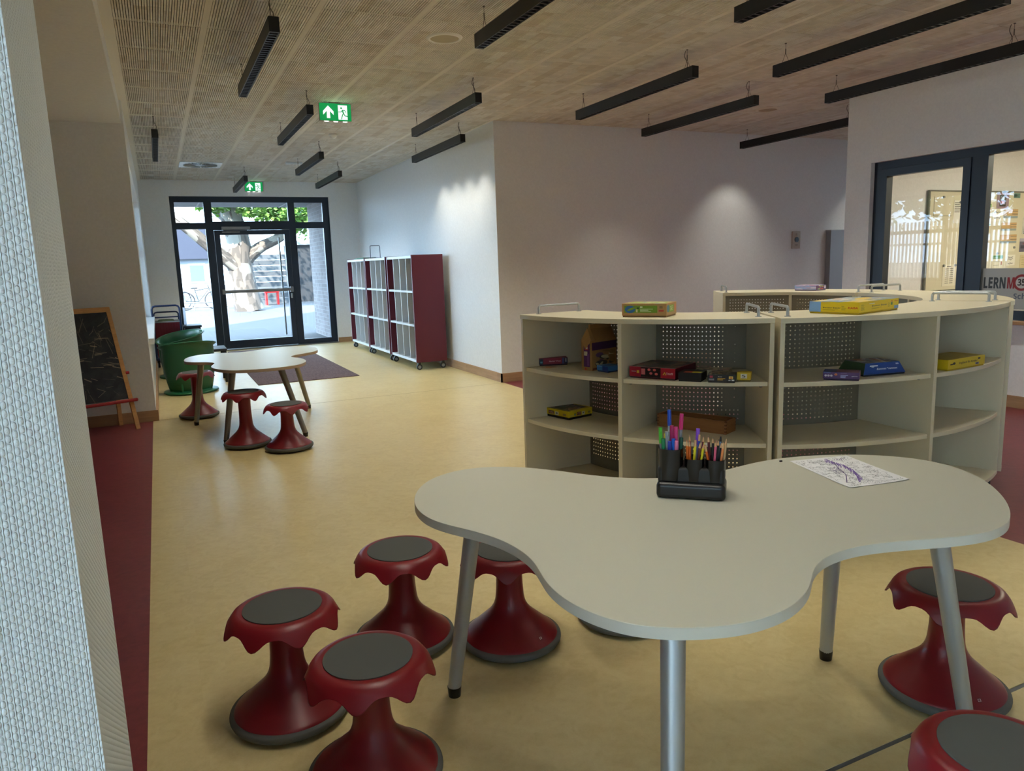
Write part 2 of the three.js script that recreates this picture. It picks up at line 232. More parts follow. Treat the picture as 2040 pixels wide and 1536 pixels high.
// ------------------------------------------------------------------ linear pendant lamps
{
  const L = 1.76, w = 0.06, hh = 0.085, yb = 2.755, blades = [];
  for (let i = 0; i <= 36; i++) { const z = -L / 2 + 0.012 + i * (L - 0.024) / 36; blades.push(bx(-w / 2 + 0.006, w / 2 - 0.006, 0.001, 0.02, z - 0.006, z + 0.006)); }
  const gHousing = merge([bx(-w / 2, -w / 2 + 0.006, 0, hh, -L / 2, L / 2), bx(w / 2 - 0.006, w / 2, 0, hh, -L / 2, L / 2), bx(-w / 2, w / 2, hh - 0.006, hh, -L / 2, L / 2), bx(-w / 2, w / 2, 0, hh, -L / 2, -L / 2 + 0.006), bx(-w / 2, w / 2, 0, hh, L / 2 - 0.006, L / 2)]);
  const gLouvre = merge(blades), gRefl = bx(-w / 2 + 0.006, w / 2 - 0.006, 0.024, 0.03, -L / 2 + 0.01, L / 2 - 0.01);
  const leds = []; for (let i = 0; i < 36; i++) { const z = -L / 2 + 0.012 + (i + 0.5) * (L - 0.024) / 36; leds.push(bx(-0.006, 0.006, 0.021, 0.0238, z - 0.006, z + 0.006)); } const gLed = merge(leds);
  const wire = (z) => merge([bar(0, hh + 0.07, z, 0, H - yb, z, 0.0016, 0.0016, 6), bar(0, hh + 0.07, z, 0, hh, z - 0.035, 0.0016, 0.0016, 6), bar(0, hh + 0.07, z, 0, hh, z + 0.035, 0.0016, 0.0016, 6), bar(0, hh + 0.06, z, 0, hh + 0.1, z, 0.004, 0.004, 8), cyl(0.008, 0.008, 0.006, 0, H - yb - 0.006, z, 10)]);
  const gCable = tube([[0.012, hh, L / 2 - 0.12], [0.022, hh + 0.05, L / 2 - 0.125], [0.002, hh + 0.1, L / 2 - 0.135], [0.01, H - yb, L / 2 - 0.13]], 0.003, 16, 6);
  const mHouse = M(0x14171b, 0.42), mRefl = M(0xb4b7ba, 0.25, { metalness: 0.8 }), mLed = M(0xffffff, 0.5, { emissive: LAMP_COLOR, emissiveIntensity: 1.5 }), mWire = M(0x6d6458, 0.5);
  // x of the row, z of the far end, where it hangs
  const lamps = [
    [0.757, -6.42, 'nearest on the left, its near end by the top edge'], [1.38, -8.71, 'touching the near exit sign in the picture'], [0.1325, -10.27, 'shortest looking, above the left wall side'], [2.01, -11.38, 'in the corridor, second from the far right wall'],
    [1.38, -13.97, 'overlapping the far exit sign'], [2.635, -13.15, 'farthest back beside the right corridor wall'], [2.635, -7.84, 'above the corridor between exit sign and wall corner'], [3.26, -9.77, 'close to the right corridor wall'],
    [2.01, -4.6, 'beside the round ceiling speaker, cut by the top edge'], [3.885, -6.53, 'over the wall corner, third from the top right'], [5.135, -7.2, 'ending above the lit spot on the pale wall'], [3.26, -3.62, 'short piece cut by the top edge'],
    [4.51, -4.58, 'longest looking, running to the top right corner'], [5.76, -5.2, 'running along the top of the office wall'], [7.01, -7.68, 'disappearing behind the office wall corner'],
    [9.51, -7.68, 'inside the side passage behind the office corner'], [0.757, -2.6, 'above the camera'], [4.51, -1.0, 'behind the camera above the red floor'], [2.01, 1.2, 'behind the camera above the yellow floor'],
  ];
  for (const [x, zf, where] of lamps) {
    const t = thing('linear_pendant_lamp', `black linear pendant lamp ${where}`, 'lamp', [x, yb, zf + L / 2], 0, 'black linear pendant lamps');
    part('housing', gHousing, mHouse, t); part('louvre', gLouvre, mBlack, t).userData.kind = 'stuff'; part('reflector', gRefl, mRefl, t); part('led_strip', gLed, mLed, t).userData.kind = 'stuff';
    part('suspension_wire', wire(-L / 2 + 0.1), mWire, t); part('suspension_wire', wire(L / 2 - 0.1), mWire, t); part('power_cable', gCable, mWire, t);
    for (let i = 0; i < 4; i++) {
      const s = new THREE.SpotLight(LAMP_COLOR, LAMP_CD, 0, 0.86, 0.42, 2); s.name = 'lamp_light'; s.castShadow = true; s.shadow.radius = 2; s.position.set(0, -0.004, -L / 2 + (i + 0.5) * L / 4); s.target.position.set(0, -1, s.position.z); t.add(s, s.target);
    }
  }
}
// ------------------------------------------------------------------ signs and fittings on the ceiling
function exitSign(pos, label) {
  const t = thing('exit_sign', label, 'exit sign', pos, 0, 'green exit signs'), w = 0.31, h = 0.165;
  part('housing', rb(w, h, 0.03, 0, 0, -0.016, 0.004), M(0xb9b2a4, 0.5), t);
  const m = M(0xffffff, 0.5, { map: canvasTex(512, 272, (g, W, Hh) => {
    g.fillStyle = '#0a8f4a'; g.fillRect(0, 0, W, Hh); g.fillStyle = '#f4fbff';
    g.beginPath(); g.moveTo(140, 35); g.lineTo(225, 125); g.lineTo(225, 185); g.lineTo(165, 122); g.lineTo(168, 235); g.lineTo(112, 235); g.lineTo(115, 122); g.lineTo(55, 185); g.lineTo(55, 125); g.closePath(); g.fill();
    g.fillRect(300, 22, 150, 230); g.fillStyle = '#0a8f4a'; g.beginPath(); g.arc(352, 68, 15, 0, 7); g.fill();
    g.strokeStyle = '#0a8f4a'; g.lineCap = 'round'; g.lineJoin = 'round'; const ln = (wd, ...p) => { g.lineWidth = wd; g.beginPath(); g.moveTo(p[0], p[1]); for (let i = 2; i < p.length; i += 2) g.lineTo(p[i], p[i + 1]); g.stroke(); };
    ln(22, 372, 104, 384, 146); ln(11, 372, 102, 345, 128, 308, 130); ln(11, 378, 98, 410, 104, 424, 132); ln(14, 384, 148, 366, 182, 350, 240); ln(14, 388, 148, 408, 188, 462, 196);
  }) }); m.emissive = new THREE.Color(0xffffff); m.emissiveMap = m.map; m.emissiveIntensity = 0.55;
  const g = new THREE.PlaneGeometry(w - 0.006, h - 0.006); g.translate(0, 0, 0.0005); part('sign_face', g, m, t);
  part('mount', rb(0.11, 0.02, 0.03, 0, h / 2 + 0.008, -0.016, 0.004), M(0x8f8a80, 0.5), t);
  const led = M(0xffffff, 0.5, { emissive: 0xffffff, emissiveIntensity: 1.2 }); for (const x of [-0.09, 0, 0.09]) part('indicator_led', rb(0.044, 0.008, 0.012, x, -h / 2 - 0.003, -0.012, 0.003), led, t);
  const a = new THREE.RectAreaLight(0x9dffc8, 0.5, w, h); a.name = 'sign_light'; a.position.set(0, 0, 0.006); a.rotation.y = Math.PI; t.add(a);
}
exitSign([1.722, 2.889, -7.46], 'near green exit sign with white arrow and running figure under ceiling');
exitSign([1.73, 2.885, -14.21], 'far green exit sign on the wall above the glazed entrance door');
{
  const t = thing('ceiling_speaker', 'round white ceiling speaker with beige grille near the top edge', 'speaker', [2.005, H, -5.19]);
  const ring = new THREE.LatheGeometry([[0.1, -0.004], [0.103, -0.012], [0.118, -0.011], [0.128, 0.0]].map((p) => new THREE.Vector2(...p)), 48); part('ring', ring, M(0xf6f5f0, 0.45, { side: THREE.DoubleSide }), t);
  part('grille', cyl(0.103, 0.103, 0.006, 0, -0.006, 0, 48), M(0xbdb49a, 0.8), t);
  const t2 = thing('ceiling_speaker', 'round pale ceiling disc above the curved shelves near the office corner', 'speaker', [6.3, H, -6.5]);
  part('ring', ring, M(0xe6dccb, 0.5, { side: THREE.DoubleSide }), t2); part('grille', cyl(0.103, 0.103, 0.006, 0, -0.006, 0, 48), M(0xb09c80, 0.8), t2);
  const sd = thing('smoke_detector', 'white dome smoke detector below the near exit sign', 'smoke detector', [2.07, H, -9.18]);
  part('base', cyl(0.055, 0.05, 0.02, 0, -0.02, 0, 32), M(0xd8d6cf, 0.45), sd); part('dome', new THREE.LatheGeometry([[0.001, -0.055], [0.022, -0.052], [0.038, -0.042], [0.044, -0.02]].map((p) => new THREE.Vector2(...p)), 32), M(0xe0ded8, 0.4), sd);
  const el = thing('emergency_light', 'small white rectangular ceiling light near the far lamps', 'light', [2.02, H, -11.66]);
  part('body', rb(0.24, 0.03, 0.06, 0, -0.015, 0, 0.008), M(0xdfe4e6, 0.4), el);
  const v = thing('ceiling_vent', 'square metal swirl air vent in the corridor ceiling', 'vent', [0.757, H - 0.002, -12.2]);
  part('plate', bx(-0.29, 0.29, -0.004, 0.004, -0.3, 0.3), M(0xd2d8da, 0.25, { metalness: 0.4 }), v);
  const mVane = M(0x8c9294, 0.3, { metalness: 0.5 }); for (let i = 0; i < 24; i++) { const g = new THREE.BoxGeometry(0.13, 0.012, 0.018); g.rotateX(0.6); g.translate(0.17, -0.006, 0); g.rotateY(i / 24 * Math.PI * 2); part('vane', g, mVane, v); }
}
// ------------------------------------------------------------------ wobble stools
function stoolParts(hgt) {
  const R = 0.178, N = 96, prof = []; // seat shell: upper skin then underside, eight hanging lobes
  const lobes = (t) => Math.pow(0.5 + 0.5 * Math.cos(8 * t), 1.6);
  const ring = (r, y) => ({ r, y });
  const pos = [], idx = [], rows = [];
  const skin = [[0.0, 0.0], [0.09, 0.0], [0.122, 0.002], [0.138, 0.004], [0.15, 0.002], [0.161, -0.005], [0.169, -0.015]];
  const add = (f) => { const row = []; for (let i = 0; i < N; i++) { const t = i / N * Math.PI * 2, [r, y] = f(t); row.push(pos.length / 3); pos.push(Math.cos(t) * r * 0.945, hgt + y, Math.sin(t) * r * 0.945); } rows.push(row); };
  for (const [r, y] of skin) add(() => [Math.max(r, 0.001), y - 0.004]);
  for (const k of [0.35, 0.7, 0.92, 1]) add((t) => { const l = lobes(t); return [0.169 + k * (0.008 + 0.014 * l) , -0.019 - k * (0.011 + 0.033 * l)]; });
  add((t) => { const l = lobes(t); return [0.169 + 0.004 + 0.012 * l, -0.019 - (0.0105 + 0.0335 * l)]; });
  for (const k of [0.7, 0.2]) add((t) => { const l = lobes(t); return [0.163 + k * (0.006 + 0.012 * l), -0.021 - k * (0.010 + 0.031 * l)]; });
  add(() => [0.15, -0.018]); add(() => [0.06, -0.02]); add(() => [0.001, -0.02]);
  for (let j = 0; j + 1 < rows.length; j++) for (let i = 0; i < N; i++) { const a = rows[j][i], b = rows[j][(i + 1) % N], c = rows[j + 1][i], d = rows[j + 1][(i + 1) % N]; idx.push(a, b, c, b, d, c); }
  const seat = new THREE.BufferGeometry(); seat.setAttribute('position', new THREE.Float32BufferAttribute(pos, 3)); seat.setIndex(idx); seat.computeVertexNormals();
  const lathe = (pts, seg = 64) => { const c = new THREE.SplineCurve(pts.map((p) => new THREE.Vector2(...p))); return new THREE.LatheGeometry(c.getPoints(48), seg); };
  const top = hgt - 0.02;
  const column = lathe([[0.174, 0.036], [0.169, 0.046], [0.15, 0.062], [0.115, 0.093], [0.078, 0.128], [0.058, 0.162], [0.051, 0.205], [0.048, (top + 0.205) / 2], [0.05, top - 0.04], [0.053, top - 0.005]]);
  const collar = lathe([[0.052, top - 0.045], [0.0545, top - 0.03], [0.056, top]]);
  const ringG = lathe([[0.03, 0.002], [0.1, 0.001], [0.15, 0.006], [0.177, 0.013], [0.1855, 0.024], [0.184, 0.036], [0.172, 0.041]]);
  const pad = lathe([[0.001, 0.0025], [0.06, 0.0025], [0.114, 0.0022], [0.119, 0.0], [0.1195, -0.006]]); pad.translate(0, hgt, 0);
  return { seat, column, collar, ringG, pad };
}
const STOOL = { low: stoolParts(0.367), high: stoolParts(0.45) };
const mLogo = M(0xffffff, 0.5, { map: canvasTex(64, 64, (g) => { g.fillStyle = '#6a1a20'; g.fillRect(0, 0, 64, 64); g.fillStyle = '#d9b9b4'; g.fillRect(6, 10, 22, 8); g.fillRect(6, 10, 8, 40); g.fillRect(6, 42, 22, 8); g.fillRect(36, 10, 22, 8); g.fillRect(36, 26, 22, 8); g.fillRect(50, 10, 8, 40); g.fillRect(36, 42, 22, 8); }) });
function stool(x, z, turn, label, kind = 'low', logo = null) {
  const t = thing('wobble_stool', label, 'stool', [x, 0, z], turn, 'dark red wobble stools'), s = STOOL[kind];
  part('seat', s.seat, mStool, t); part('seat_pad', s.pad, mStoolPad, t); part('column', s.column, mStool, t); part('collar', s.collar, mStool, t); part('rubber_base', s.ringG, mStoolRing, t);
  if (logo !== null) { const a = logo - turn, g = new THREE.PlaneGeometry(0.012, 0.012); g.rotateX(-0.72); g.translate(0, 0.066, 0.1505); g.rotateY(a); part('logo_mark', g, mLogo, t); }
}
stool(0.253, -2.275, 0.1, 'dark red stool farthest left at the near table, standing alone');
stool(0.414, -1.85, 0.35, 'dark red stool cut by the bottom edge, second from the left');
stool(0.715, -2.545, 0.2, 'dark red stool left of the slanted table leg');
stool(1.065, -2.345, 0.32, 'dark red stool right behind the left table leg', 'low', 0.35);
stool(1.537, -2.293, 0.1, 'dark red stool hidden under the near table, only its base showing');
stool(2.134, -1.385, 0.5, 'dark red stool behind the right table leg', 'low', -0.3);
stool(1.492, -0.832, 0.2, 'dark red stool cut by the bottom right corner');
stool(0.25, -7.80, 0.2, 'tall dark red stool beside the left leg of the far table', 'high');
stool(0.54, -6.24, 0.4, 'tall dark red stool in the middle before the far table', 'high');
stool(0.82, -5.93, 0.1, 'low dark red stool right of the tall one before the far table');

// ------------------------------------------------------------------ cloud-shaped tables
function cloudTable(outline, h, legs, label, edgeMat, legMat, rake) {
  let cx = 0, cz = 0; for (const [x, z] of outline) { cx += x / outline.length; cz += z / outline.length; }
  const t = thing('cloud_table', label, 'table', [cx, 0, cz]);
  const curve = new THREE.CatmullRomCurve3(outline.map(([x, z]) => new THREE.Vector3(x - cx, -(z - cz), 0)), true, 'centripetal'), pts = curve.getPoints(220).map((p) => new THREE.Vector2(p.x, p.y));
  // smooth the traced line a little
  let q = pts.slice(0, -1); for (let k = 0; k < 6; k++) q = q.map((p, i) => new THREE.Vector2().addVectors(q[(i + q.length - 1) % q.length], q[(i + 1) % q.length]).multiplyScalar(0.25).addScaledVector(p, 0.5));
  const sh = new THREE.Shape(q), g = new THREE.ExtrudeGeometry(sh, { depth: 0.0012, bevelEnabled: true, bevelThickness: 0.0012, bevelSize: 0.0012, bevelOffset: -0.0012, bevelSegments: 2, curveSegments: 4 }); g.rotateX(-Math.PI / 2); g.translate(0, h - 0.0024, 0); part('tabletop', g, mTable, t);
  const e = new THREE.ExtrudeGeometry(sh, { depth: 0.0226, bevelEnabled: false }); e.rotateX(-Math.PI / 2); e.translate(0, h - 0.025, 0); part('edge_band', toCreasedNormals(e, 0.6), edgeMat, t);
  for (const [fx, fz, tx, tz] of legs) {
    const l = part('leg', bar(fx - cx, 0.03, fz - cz, tx - cx, h - 0.025, tz - cz, 0.0215, 0.0275, 24), legMat, t);
    part('foot', cyl(0.02, 0.023, 0.034, fx - cx, 0, fz - cz, 20), mBlack, l); part('mount_plate', cyl(0.05, 0.05, 0.008, tx - cx, h - 0.033, tz - cz, 24), mGreyMetal, l);
  }
  return t;
}
const nearOutline = [[0.613, -2.005], [0.662, -2.116], [0.739, -2.206], [0.844, -2.25], [0.947, -2.236], [1.041, -2.176], [1.117, -2.086], [1.181, -1.984], [1.251, -1.901], [1.338, -1.835], [1.486, -1.785], [1.6, -1.79], [1.721, -1.806], [1.848, -1.8], [1.988, -1.757], [2.124, -1.67], [2.201, -1.56], [2.211, -1.447], [2.154, -1.316], [2.042, -1.19], [1.93, -1.104], [1.838, -1.06], [1.731, -1.052], [1.625, -1.08], [1.509, -1.121], [1.402, -1.144], [1.314, -1.137], [1.237, -1.107], [1.172, -1.055], [1.12, -1.022], [1.043, -0.992], [0.951, -0.985], [0.871, -1.004], [0.801, -1.038], [0.744, -1.085], [0.707, -1.15], [0.687, -1.229], [0.689, -1.317], [0.705, -1.385], [0.72, -1.453], [0.721, -1.54], [0.7, -1.638], [0.655, -1.731], [0.614, -1.815], [0.6, -1.9]];
cloudTable(nearOutline, 0.72, [[0.75, -2.118, 0.829, -2.046], [1.976, -1.704, 1.86, -1.583], [1.993, -1.213, 1.895, -1.29], [0.80, -1.035, 0.92, -1.19]], 'near pale cloud shaped table with paper and pen organiser on top', mTableEdge, mSilver);
const farOutline = [[0.131, -6.378], [0.168, -6.593], [0.269, -6.731], [0.438, -6.744], [0.601, -6.68], [0.77, -6.787], [0.937, -6.89], [1.117, -6.808], [1.203, -6.64], [1.201, -6.492], [1.145, -6.293], [1.008, -6.177], [0.925, -6.099], [0.904, -6.01], [0.948, -5.904], [0.965, -5.754], [0.943, -5.612], [0.855, -5.471], [0.695, -5.415], [0.516, -5.433], [0.404, -5.495], [0.321, -5.642], [0.296, -5.805], [0.314, -5.908], [0.335, -6.039], [0.29, -6.123], [0.204, -6.186], [0.144, -6.268]].map(([x, z]) => [x * 1.127, z * 1.127]);
cloudTable(farOutline, 0.634, [[0.204, -7.376, 0.29, -7.2], [0.389, -6.406, 0.50, -6.52], [1.013, -6.313, 0.87, -6.48], [1.276, -7.609, 1.13, -7.45]], 'far pale cloud shaped table in the corridor before the green chairs', mTableWoodEdge, M(0x8f8a80, 0.42, { metalness: 0.5 }));
// ------------------------------------------------------------------ curved shelf units on castors
const perfAlpha = (() => {
  const c = document.createElement('canvas'); c.width = 512; c.height = 1024; const g = c.getContext('2d'); g.fillStyle = '#fff'; g.fillRect(0, 0, 512, 1024); g.fillStyle = '#000';
  for (const [y0, y1] of [[0.035, 0.30], [0.37, 0.62], [0.69, 0.94]]) for (let i = 0; i < 20; i++) for (let y = y0; y < y1; y += 0.0255) { g.beginPath(); g.ellipse(512 * (0.09 + 0.82 * i / 19), 1024 * y, 3.3, 3.9, 0, 0, 7); g.fill(); }
  const t = new THREE.CanvasTexture(c); t.magFilter = THREE.LinearFilter; return t;
})();
const mPerf = M(0x7d7764, 0.55, { alphaMap: perfAlpha, alphaTest: 0.5, side: THREE.DoubleSide });
const D2R = Math.PI / 180;
function arcSlab(r0, r1, a0, a1, y0, y1, cx, cz, bev = 0.0012) {
  const s = new THREE.Shape(), n = 28; for (let i = 0; i <= n; i++) { const a = a0 + (a1 - a0) * i / n; s[i ? 'lineTo' : 'moveTo'](r1 * Math.cos(a) + cx, -(r1 * Math.sin(a) + cz)); } for (let i = n; i >= 0; i--) { const a = a0 + (a1 - a0) * i / n; s.lineTo(r0 * Math.cos(a) + cx, -(r0 * Math.sin(a) + cz)); }
  const g = new THREE.ExtrudeGeometry(s, { depth: y1 - y0 - 2 * bev, bevelEnabled: true, bevelThickness: bev, bevelSize: bev, bevelOffset: -bev, bevelSegments: 1 }); g.rotateX(-Math.PI / 2); g.translate(0, y0 + bev, 0); return toCreasedNormals(g, 0.5);
}
function curvedShelf(CX, CZ, R, a0d, a1d, label, depth = 0.46) {
  const a0 = Math.min(a0d, a1d) * D2R, a1 = Math.max(a0d, a1d) * D2R, r0 = R - depth, am = (a0 + a1) / 2, px = CX + (R - depth / 2) * Math.cos(am), pz = CZ + (R - depth / 2) * Math.sin(am), cx = CX - px, cz = CZ - pz;
  const t = thing('curved_shelf', label, 'shelf', [px, 0, pz], 0, 'curved cream shelf units set in a ring');
  const g0 = 0.004 / R; // small gap to the neighbour
  part('top', arcSlab(r0, R, a0 + g0, a1 - g0, 1.075, 1.1, cx, cz), mCream, t); part('bottom', arcSlab(r0, R - 0.003, a0 + g0, a1 - g0, 0.12, 0.142, cx, cz), mCream, t);
  const panel = (a, off, y0, y1, rr = R - 0.004) => { const g = rb(rr - r0, y1 - y0, 0.022, (rr + r0) / 2, (y0 + y1) / 2, off, 0.0015, 1); g.rotateY(-a); g.translate(cx, 0, cz); return g; };
  part('end_panel', panel(a0, 0.015, 0.142, 1.075), mCream, t); part('end_panel', panel(a1, -0.015, 0.142, 1.075), mCream, t); part('divider', panel(am, 0, 0.142, 1.075), mCream, t);
  const e = 0.028 / R, dv = 0.0125 / R;
  for (const [b0, b1] of [[a0 + e, am - dv], [am + dv, a1 - e]]) {
    for (const y of [0.79, 0.483]) { const s = part('shelf', arcSlab(r0 + 0.012, R - 0.02, b0, b1, y - 0.022, y, cx, cz), mCream, t); for (const [b, o] of [[b0, 0.02], [b1, -0.02]]) { const rr = R - 0.07; part('shelf_pin', rb(0.012, 0.012, 0.012, cx + rr * Math.cos(b + o / rr), y - 0.03, cz + rr * Math.sin(b + o / rr), 0.003), mGreyMetal, s); } }
    const g = new THREE.PlaneGeometry(1, 1, 24, 1), p = g.attributes.position; for (let i = 0; i < p.count; i++) { const a = b1 + (b0 - b1) * (p.getX(i) + 0.5), y = 0.142 + (p.getY(i) + 0.5) * 0.933; p.setXYZ(i, cx + (r0 + 0.006) * Math.cos(a), y, cz + (r0 + 0.006) * Math.sin(a)); } g.computeVertexNormals(); part('perforated_back', g, mPerf, t);
  }
  for (const [a, s] of [[a0, 1], [a1, -1]]) {
    const b = a + s * 0.062 / R, P = (r, y) => [cx + r * Math.cos(b), y, cz + r * Math.sin(b)], h = part('handle', bent([P(R - 0.095, 1.1), P(R - 0.095, 1.147), P(R - 0.375, 1.147), P(R - 0.375, 1.1)], 0.0072, 0.016), mSilver, t);
    for (const r of [R - 0.095, R - 0.375]) { const q = P(r, 1.1); part('handle_foot', cyl(0.015, 0.015, 0.003, q[0], q[1], q[2], 16), mSilver, h); }
    for (const r of [R - 0.07, r0 + 0.07]) {
      const bb = a + s * 0.05 / R, x = cx + r * Math.cos(bb), z = cz + r * Math.sin(bb), w = new THREE.CylinderGeometry(0.04, 0.04, 0.028, 24); w.rotateX(Math.PI / 2); w.rotateY(-am + 1.2); w.translate(x, 0.04, z);
      const c = part('castor', w, mBlack, t); part('castor_fork', [rb(0.05, 0.05, 0.044, x, 0.088, z, 0.008), cyl(0.02, 0.02, 0.02, x, 0.102, z, 12)], mBlackMatt, c);
    }
  }
}
curvedShelf(3.345, -3.904, 1.457, 179, 119.2, 'left front curved shelf unit with the eco game box on top');
curvedShelf(3.512, -4.071, 1.719, 121.05, 65.4, 'right front curved shelf unit with the yellow game box on top');
{ // the two rear units: circle through both ends
  const unit = (x0, z0, x1, z1, label) => { const mx = (x0 + x1) / 2, mz = (z0 + z1) / 2, dx = x1 - x0, dz = z1 - z0, c = Math.hypot(dx, dz), R = c, k = Math.sqrt(R * R - c * c / 4), cx = mx + dz / c * k, cz = mz - dx / c * k; // centre on the inner side
    const s = Math.hypot(cx - 3.4, cz + 3.8) < Math.hypot(mx - dz / c * k - 3.4, mz + dx / c * k + 3.8) ? [cx, cz] : [mx - dz / c * k, mz + dx / c * k]; let A0 = Math.atan2(z0 - s[1], x0 - s[0]) / D2R, A1 = Math.atan2(z1 - s[1], x1 - s[0]) / D2R; if (A1 - A0 > 180) A1 -= 360; if (A0 - A1 > 180) A1 += 360; curvedShelf(s[0], s[1], R, A0, A1, label); };
  unit(4.275, -2.515, 5.06, -3.80, 'rear right curved shelf unit before the office window');
  unit(5.062, -3.825, 4.36, -5.10, 'rear curved shelf unit with the small pink game box on top');
}
// ------------------------------------------------------------------ boxes of games
// A = left front corner, B = right front corner (x, z); the print is drawn on one sheet: top above, front below left, right side below right
function printedBox(name, label, A, B, depth, y, h, draw, { base = 0x222222, baseH = 0.008, taper = 0, group = 'game boxes on the shelves' } = {}) {
  const w = Math.hypot(B[0] - A[0], B[1] - A[1]), th = Math.atan2(-(B[1] - A[1]), B[0] - A[0]), nx = -Math.sin(th), nz = -Math.cos(th);
  const t = thing(name, label, 'box', [(A[0] + B[0]) / 2 + nx * depth / 2, y + 0.0005, (A[1] + B[1]) / 2 + nz * depth / 2], th, group);
  const g = new RoundedBoxGeometry(w, h - baseH, depth, 2, 0.0015), p = g.attributes.position, n = g.attributes.normal, uv = g.attributes.uv;
  for (let i = 0; i < p.count; i++) {
    const x = p.getX(i) / w + 0.5, yy = p.getY(i) / (h - baseH) + 0.5, z = p.getZ(i) / depth + 0.5, ax = Math.abs(n.getX(i)), ay = Math.abs(n.getY(i)), az = Math.abs(n.getZ(i));
    if (ay >= ax && ay >= az) uv.setXY(i, x, 0.5 + 0.5 * (1 - z)); else if (az >= ax) uv.setXY(i, 0.5 * x, 0.5 * yy); else uv.setXY(i, 0.5 + 0.5 * (n.getX(i) > 0 ? 1 - z : z), 0.5 * yy);
    if (taper) { const k = 1 - taper * yy / Math.max(w, depth); p.setX(i, p.getX(i) * k); p.setZ(i, p.getZ(i) * k); }
  }
  g.translate(0, baseH + (h - baseH) / 2, 0);
  part('lid', g, M(0xffffff, 0.45, { map: canvasTex(512, 512, (c) => draw(c)) }), t);
  part('tray', rb(w - 0.006, baseH + 0.004, depth - 0.006, 0, (baseH + 0.004) / 2, 0, 0.001, 1), M(base, 0.6), t);
  return t;
}
const fill = (g, c, x, y, w, h) => { g.fillStyle = c; g.fillRect(x, y, w, h); };
const write = (g, s, x, y, px, c, font = 'bold', maxW) => { g.fillStyle = c; g.font = `${font} ${px}px sans-serif`; maxW ? g.fillText(s, x, y, maxW) : g.fillText(s, x, y); };
const blobs = (g, seed, x, y, w, h, cols, n = 26, s = 0.18) => { const r = rng(seed); for (let i = 0; i < n; i++) { g.fillStyle = cols[Math.floor(r() * cols.length)]; g.beginPath(); g.ellipse(x + r() * w, y + r() * h, w * s * (0.3 + r()), h * s * (0.3 + r()), r() * 3, 0, 7); g.fill(); } };
const clip = (g, x, y, w, h, f) => { g.save(); g.beginPath(); g.rect(x, y, w, h); g.clip(); f(); g.restore(); };
const lines = (g, seed, x, y, w, n, gap, c, t = 2) => { const r = rng(seed); g.fillStyle = c; for (let i = 0; i < n; i++) g.fillRect(x, y + i * gap, w * (0.55 + 0.45 * r()), t); };
const S1 = 0.79, S2 = 0.483, ST = 1.1;
printedBox('game_box', 'cardboard and green eco game box with globe picture on left shelf top', [2.17, -3.24], [2.311, -3.049], 0.18, ST, 0.07, (g) => {
  fill(g, '#b08a58', 0, 0, 512, 512); fill(g, '#a8b868', 40, 30, 430, 200); blobs(g, 4, 60, 40, 390, 180, ['#8fae50', '#c8cf90', '#6f9fb0'], 12);
  fill(g, '#6f9226', 14, 300, 190, 150); g.fillStyle = '#2f66a0'; g.beginPath(); g.ellipse(48, 380, 30, 78, 0, 0, 7); g.fill(); g.fillStyle = '#6f9226'; g.beginPath(); g.ellipse(56, 370, 13, 44, 0.5, 0, 7); g.fill(); fill(g, '#d8d0a0', 82, 380, 10, 60); fill(g, '#222', 88, 340, 12, 24);
  fill(g, '#e8eed0', 106, 318, 14, 26); lines(g, 3, 106, 366, 84, 3, 26, '#dfe8c0', 10); fill(g, '#86704a', 216, 310, 18, 50); fill(g, '#c04038', 212, 390, 28, 36);
  fill(g, '#86a83a', 290, 300, 150, 150); g.fillStyle = '#4f86a0'; g.beginPath(); g.ellipse(296, 370, 34, 76, 0, 0, 7); g.fill(); lines(g, 5, 350, 330, 80, 4, 26, '#e3ecc6', 9); fill(g, '#d87a60', 462, 300, 24, 150);
}, { base: 0x8a6a40 });
printedBox('game_box', 'large yellow and blue nutrition game box on right shelf top', [2.939, -2.718], [2.995, -2.47], 0.40, ST, 0.06, (g) => {
  fill(g, '#e6c81c', 0, 0, 512, 512); fill(g, '#9fb6cc', 0, 0, 512, 256); blobs(g, 9, 0, 0, 512, 256, ['#c9b39a', '#7e98b4', '#d8d3c4', '#7d8a70', '#e0c040'], 34, 0.14);
  fill(g, '#7ba4d4', 0, 256, 62, 256); write(g, 'Besser-Esser', 72, 420, 44, '#3a3a3a', 'bold', 92); lines(g, 2, 72, 444, 90, 2, 16, '#6b6220', 5); lines(g, 7, 168, 360, 24, 5, 22, '#7c7020', 6); write(g, 'HABA', 200, 420, 64, '#c01818', 'bold', 50);
  lines(g, 8, 268, 330, 24, 7, 20, '#7c7020', 6); write(g, 'Besser-Esser', 334, 400, 52, '#3a3a3a', 'bold', 100); lines(g, 6, 334, 430, 84, 2, 16, '#6b6220', 5); fill(g, '#e9edf2', 318, 316, 34, 14); lines(g, 9, 440, 350, 14, 5, 22, '#7c7020', 6);
  fill(g, '#c23a20', 460, 310, 9, 30); fill(g, '#2f6a3a', 459, 342, 11, 70); fill(g, '#e9c48a', 461, 330, 7, 18); write(g, 'HABA', 482, 330, 30, '#c01818', 'bold', 24); fill(g, '#7ba4d4', 482, 430, 30, 82);
}, { base: 0xcfae18 });
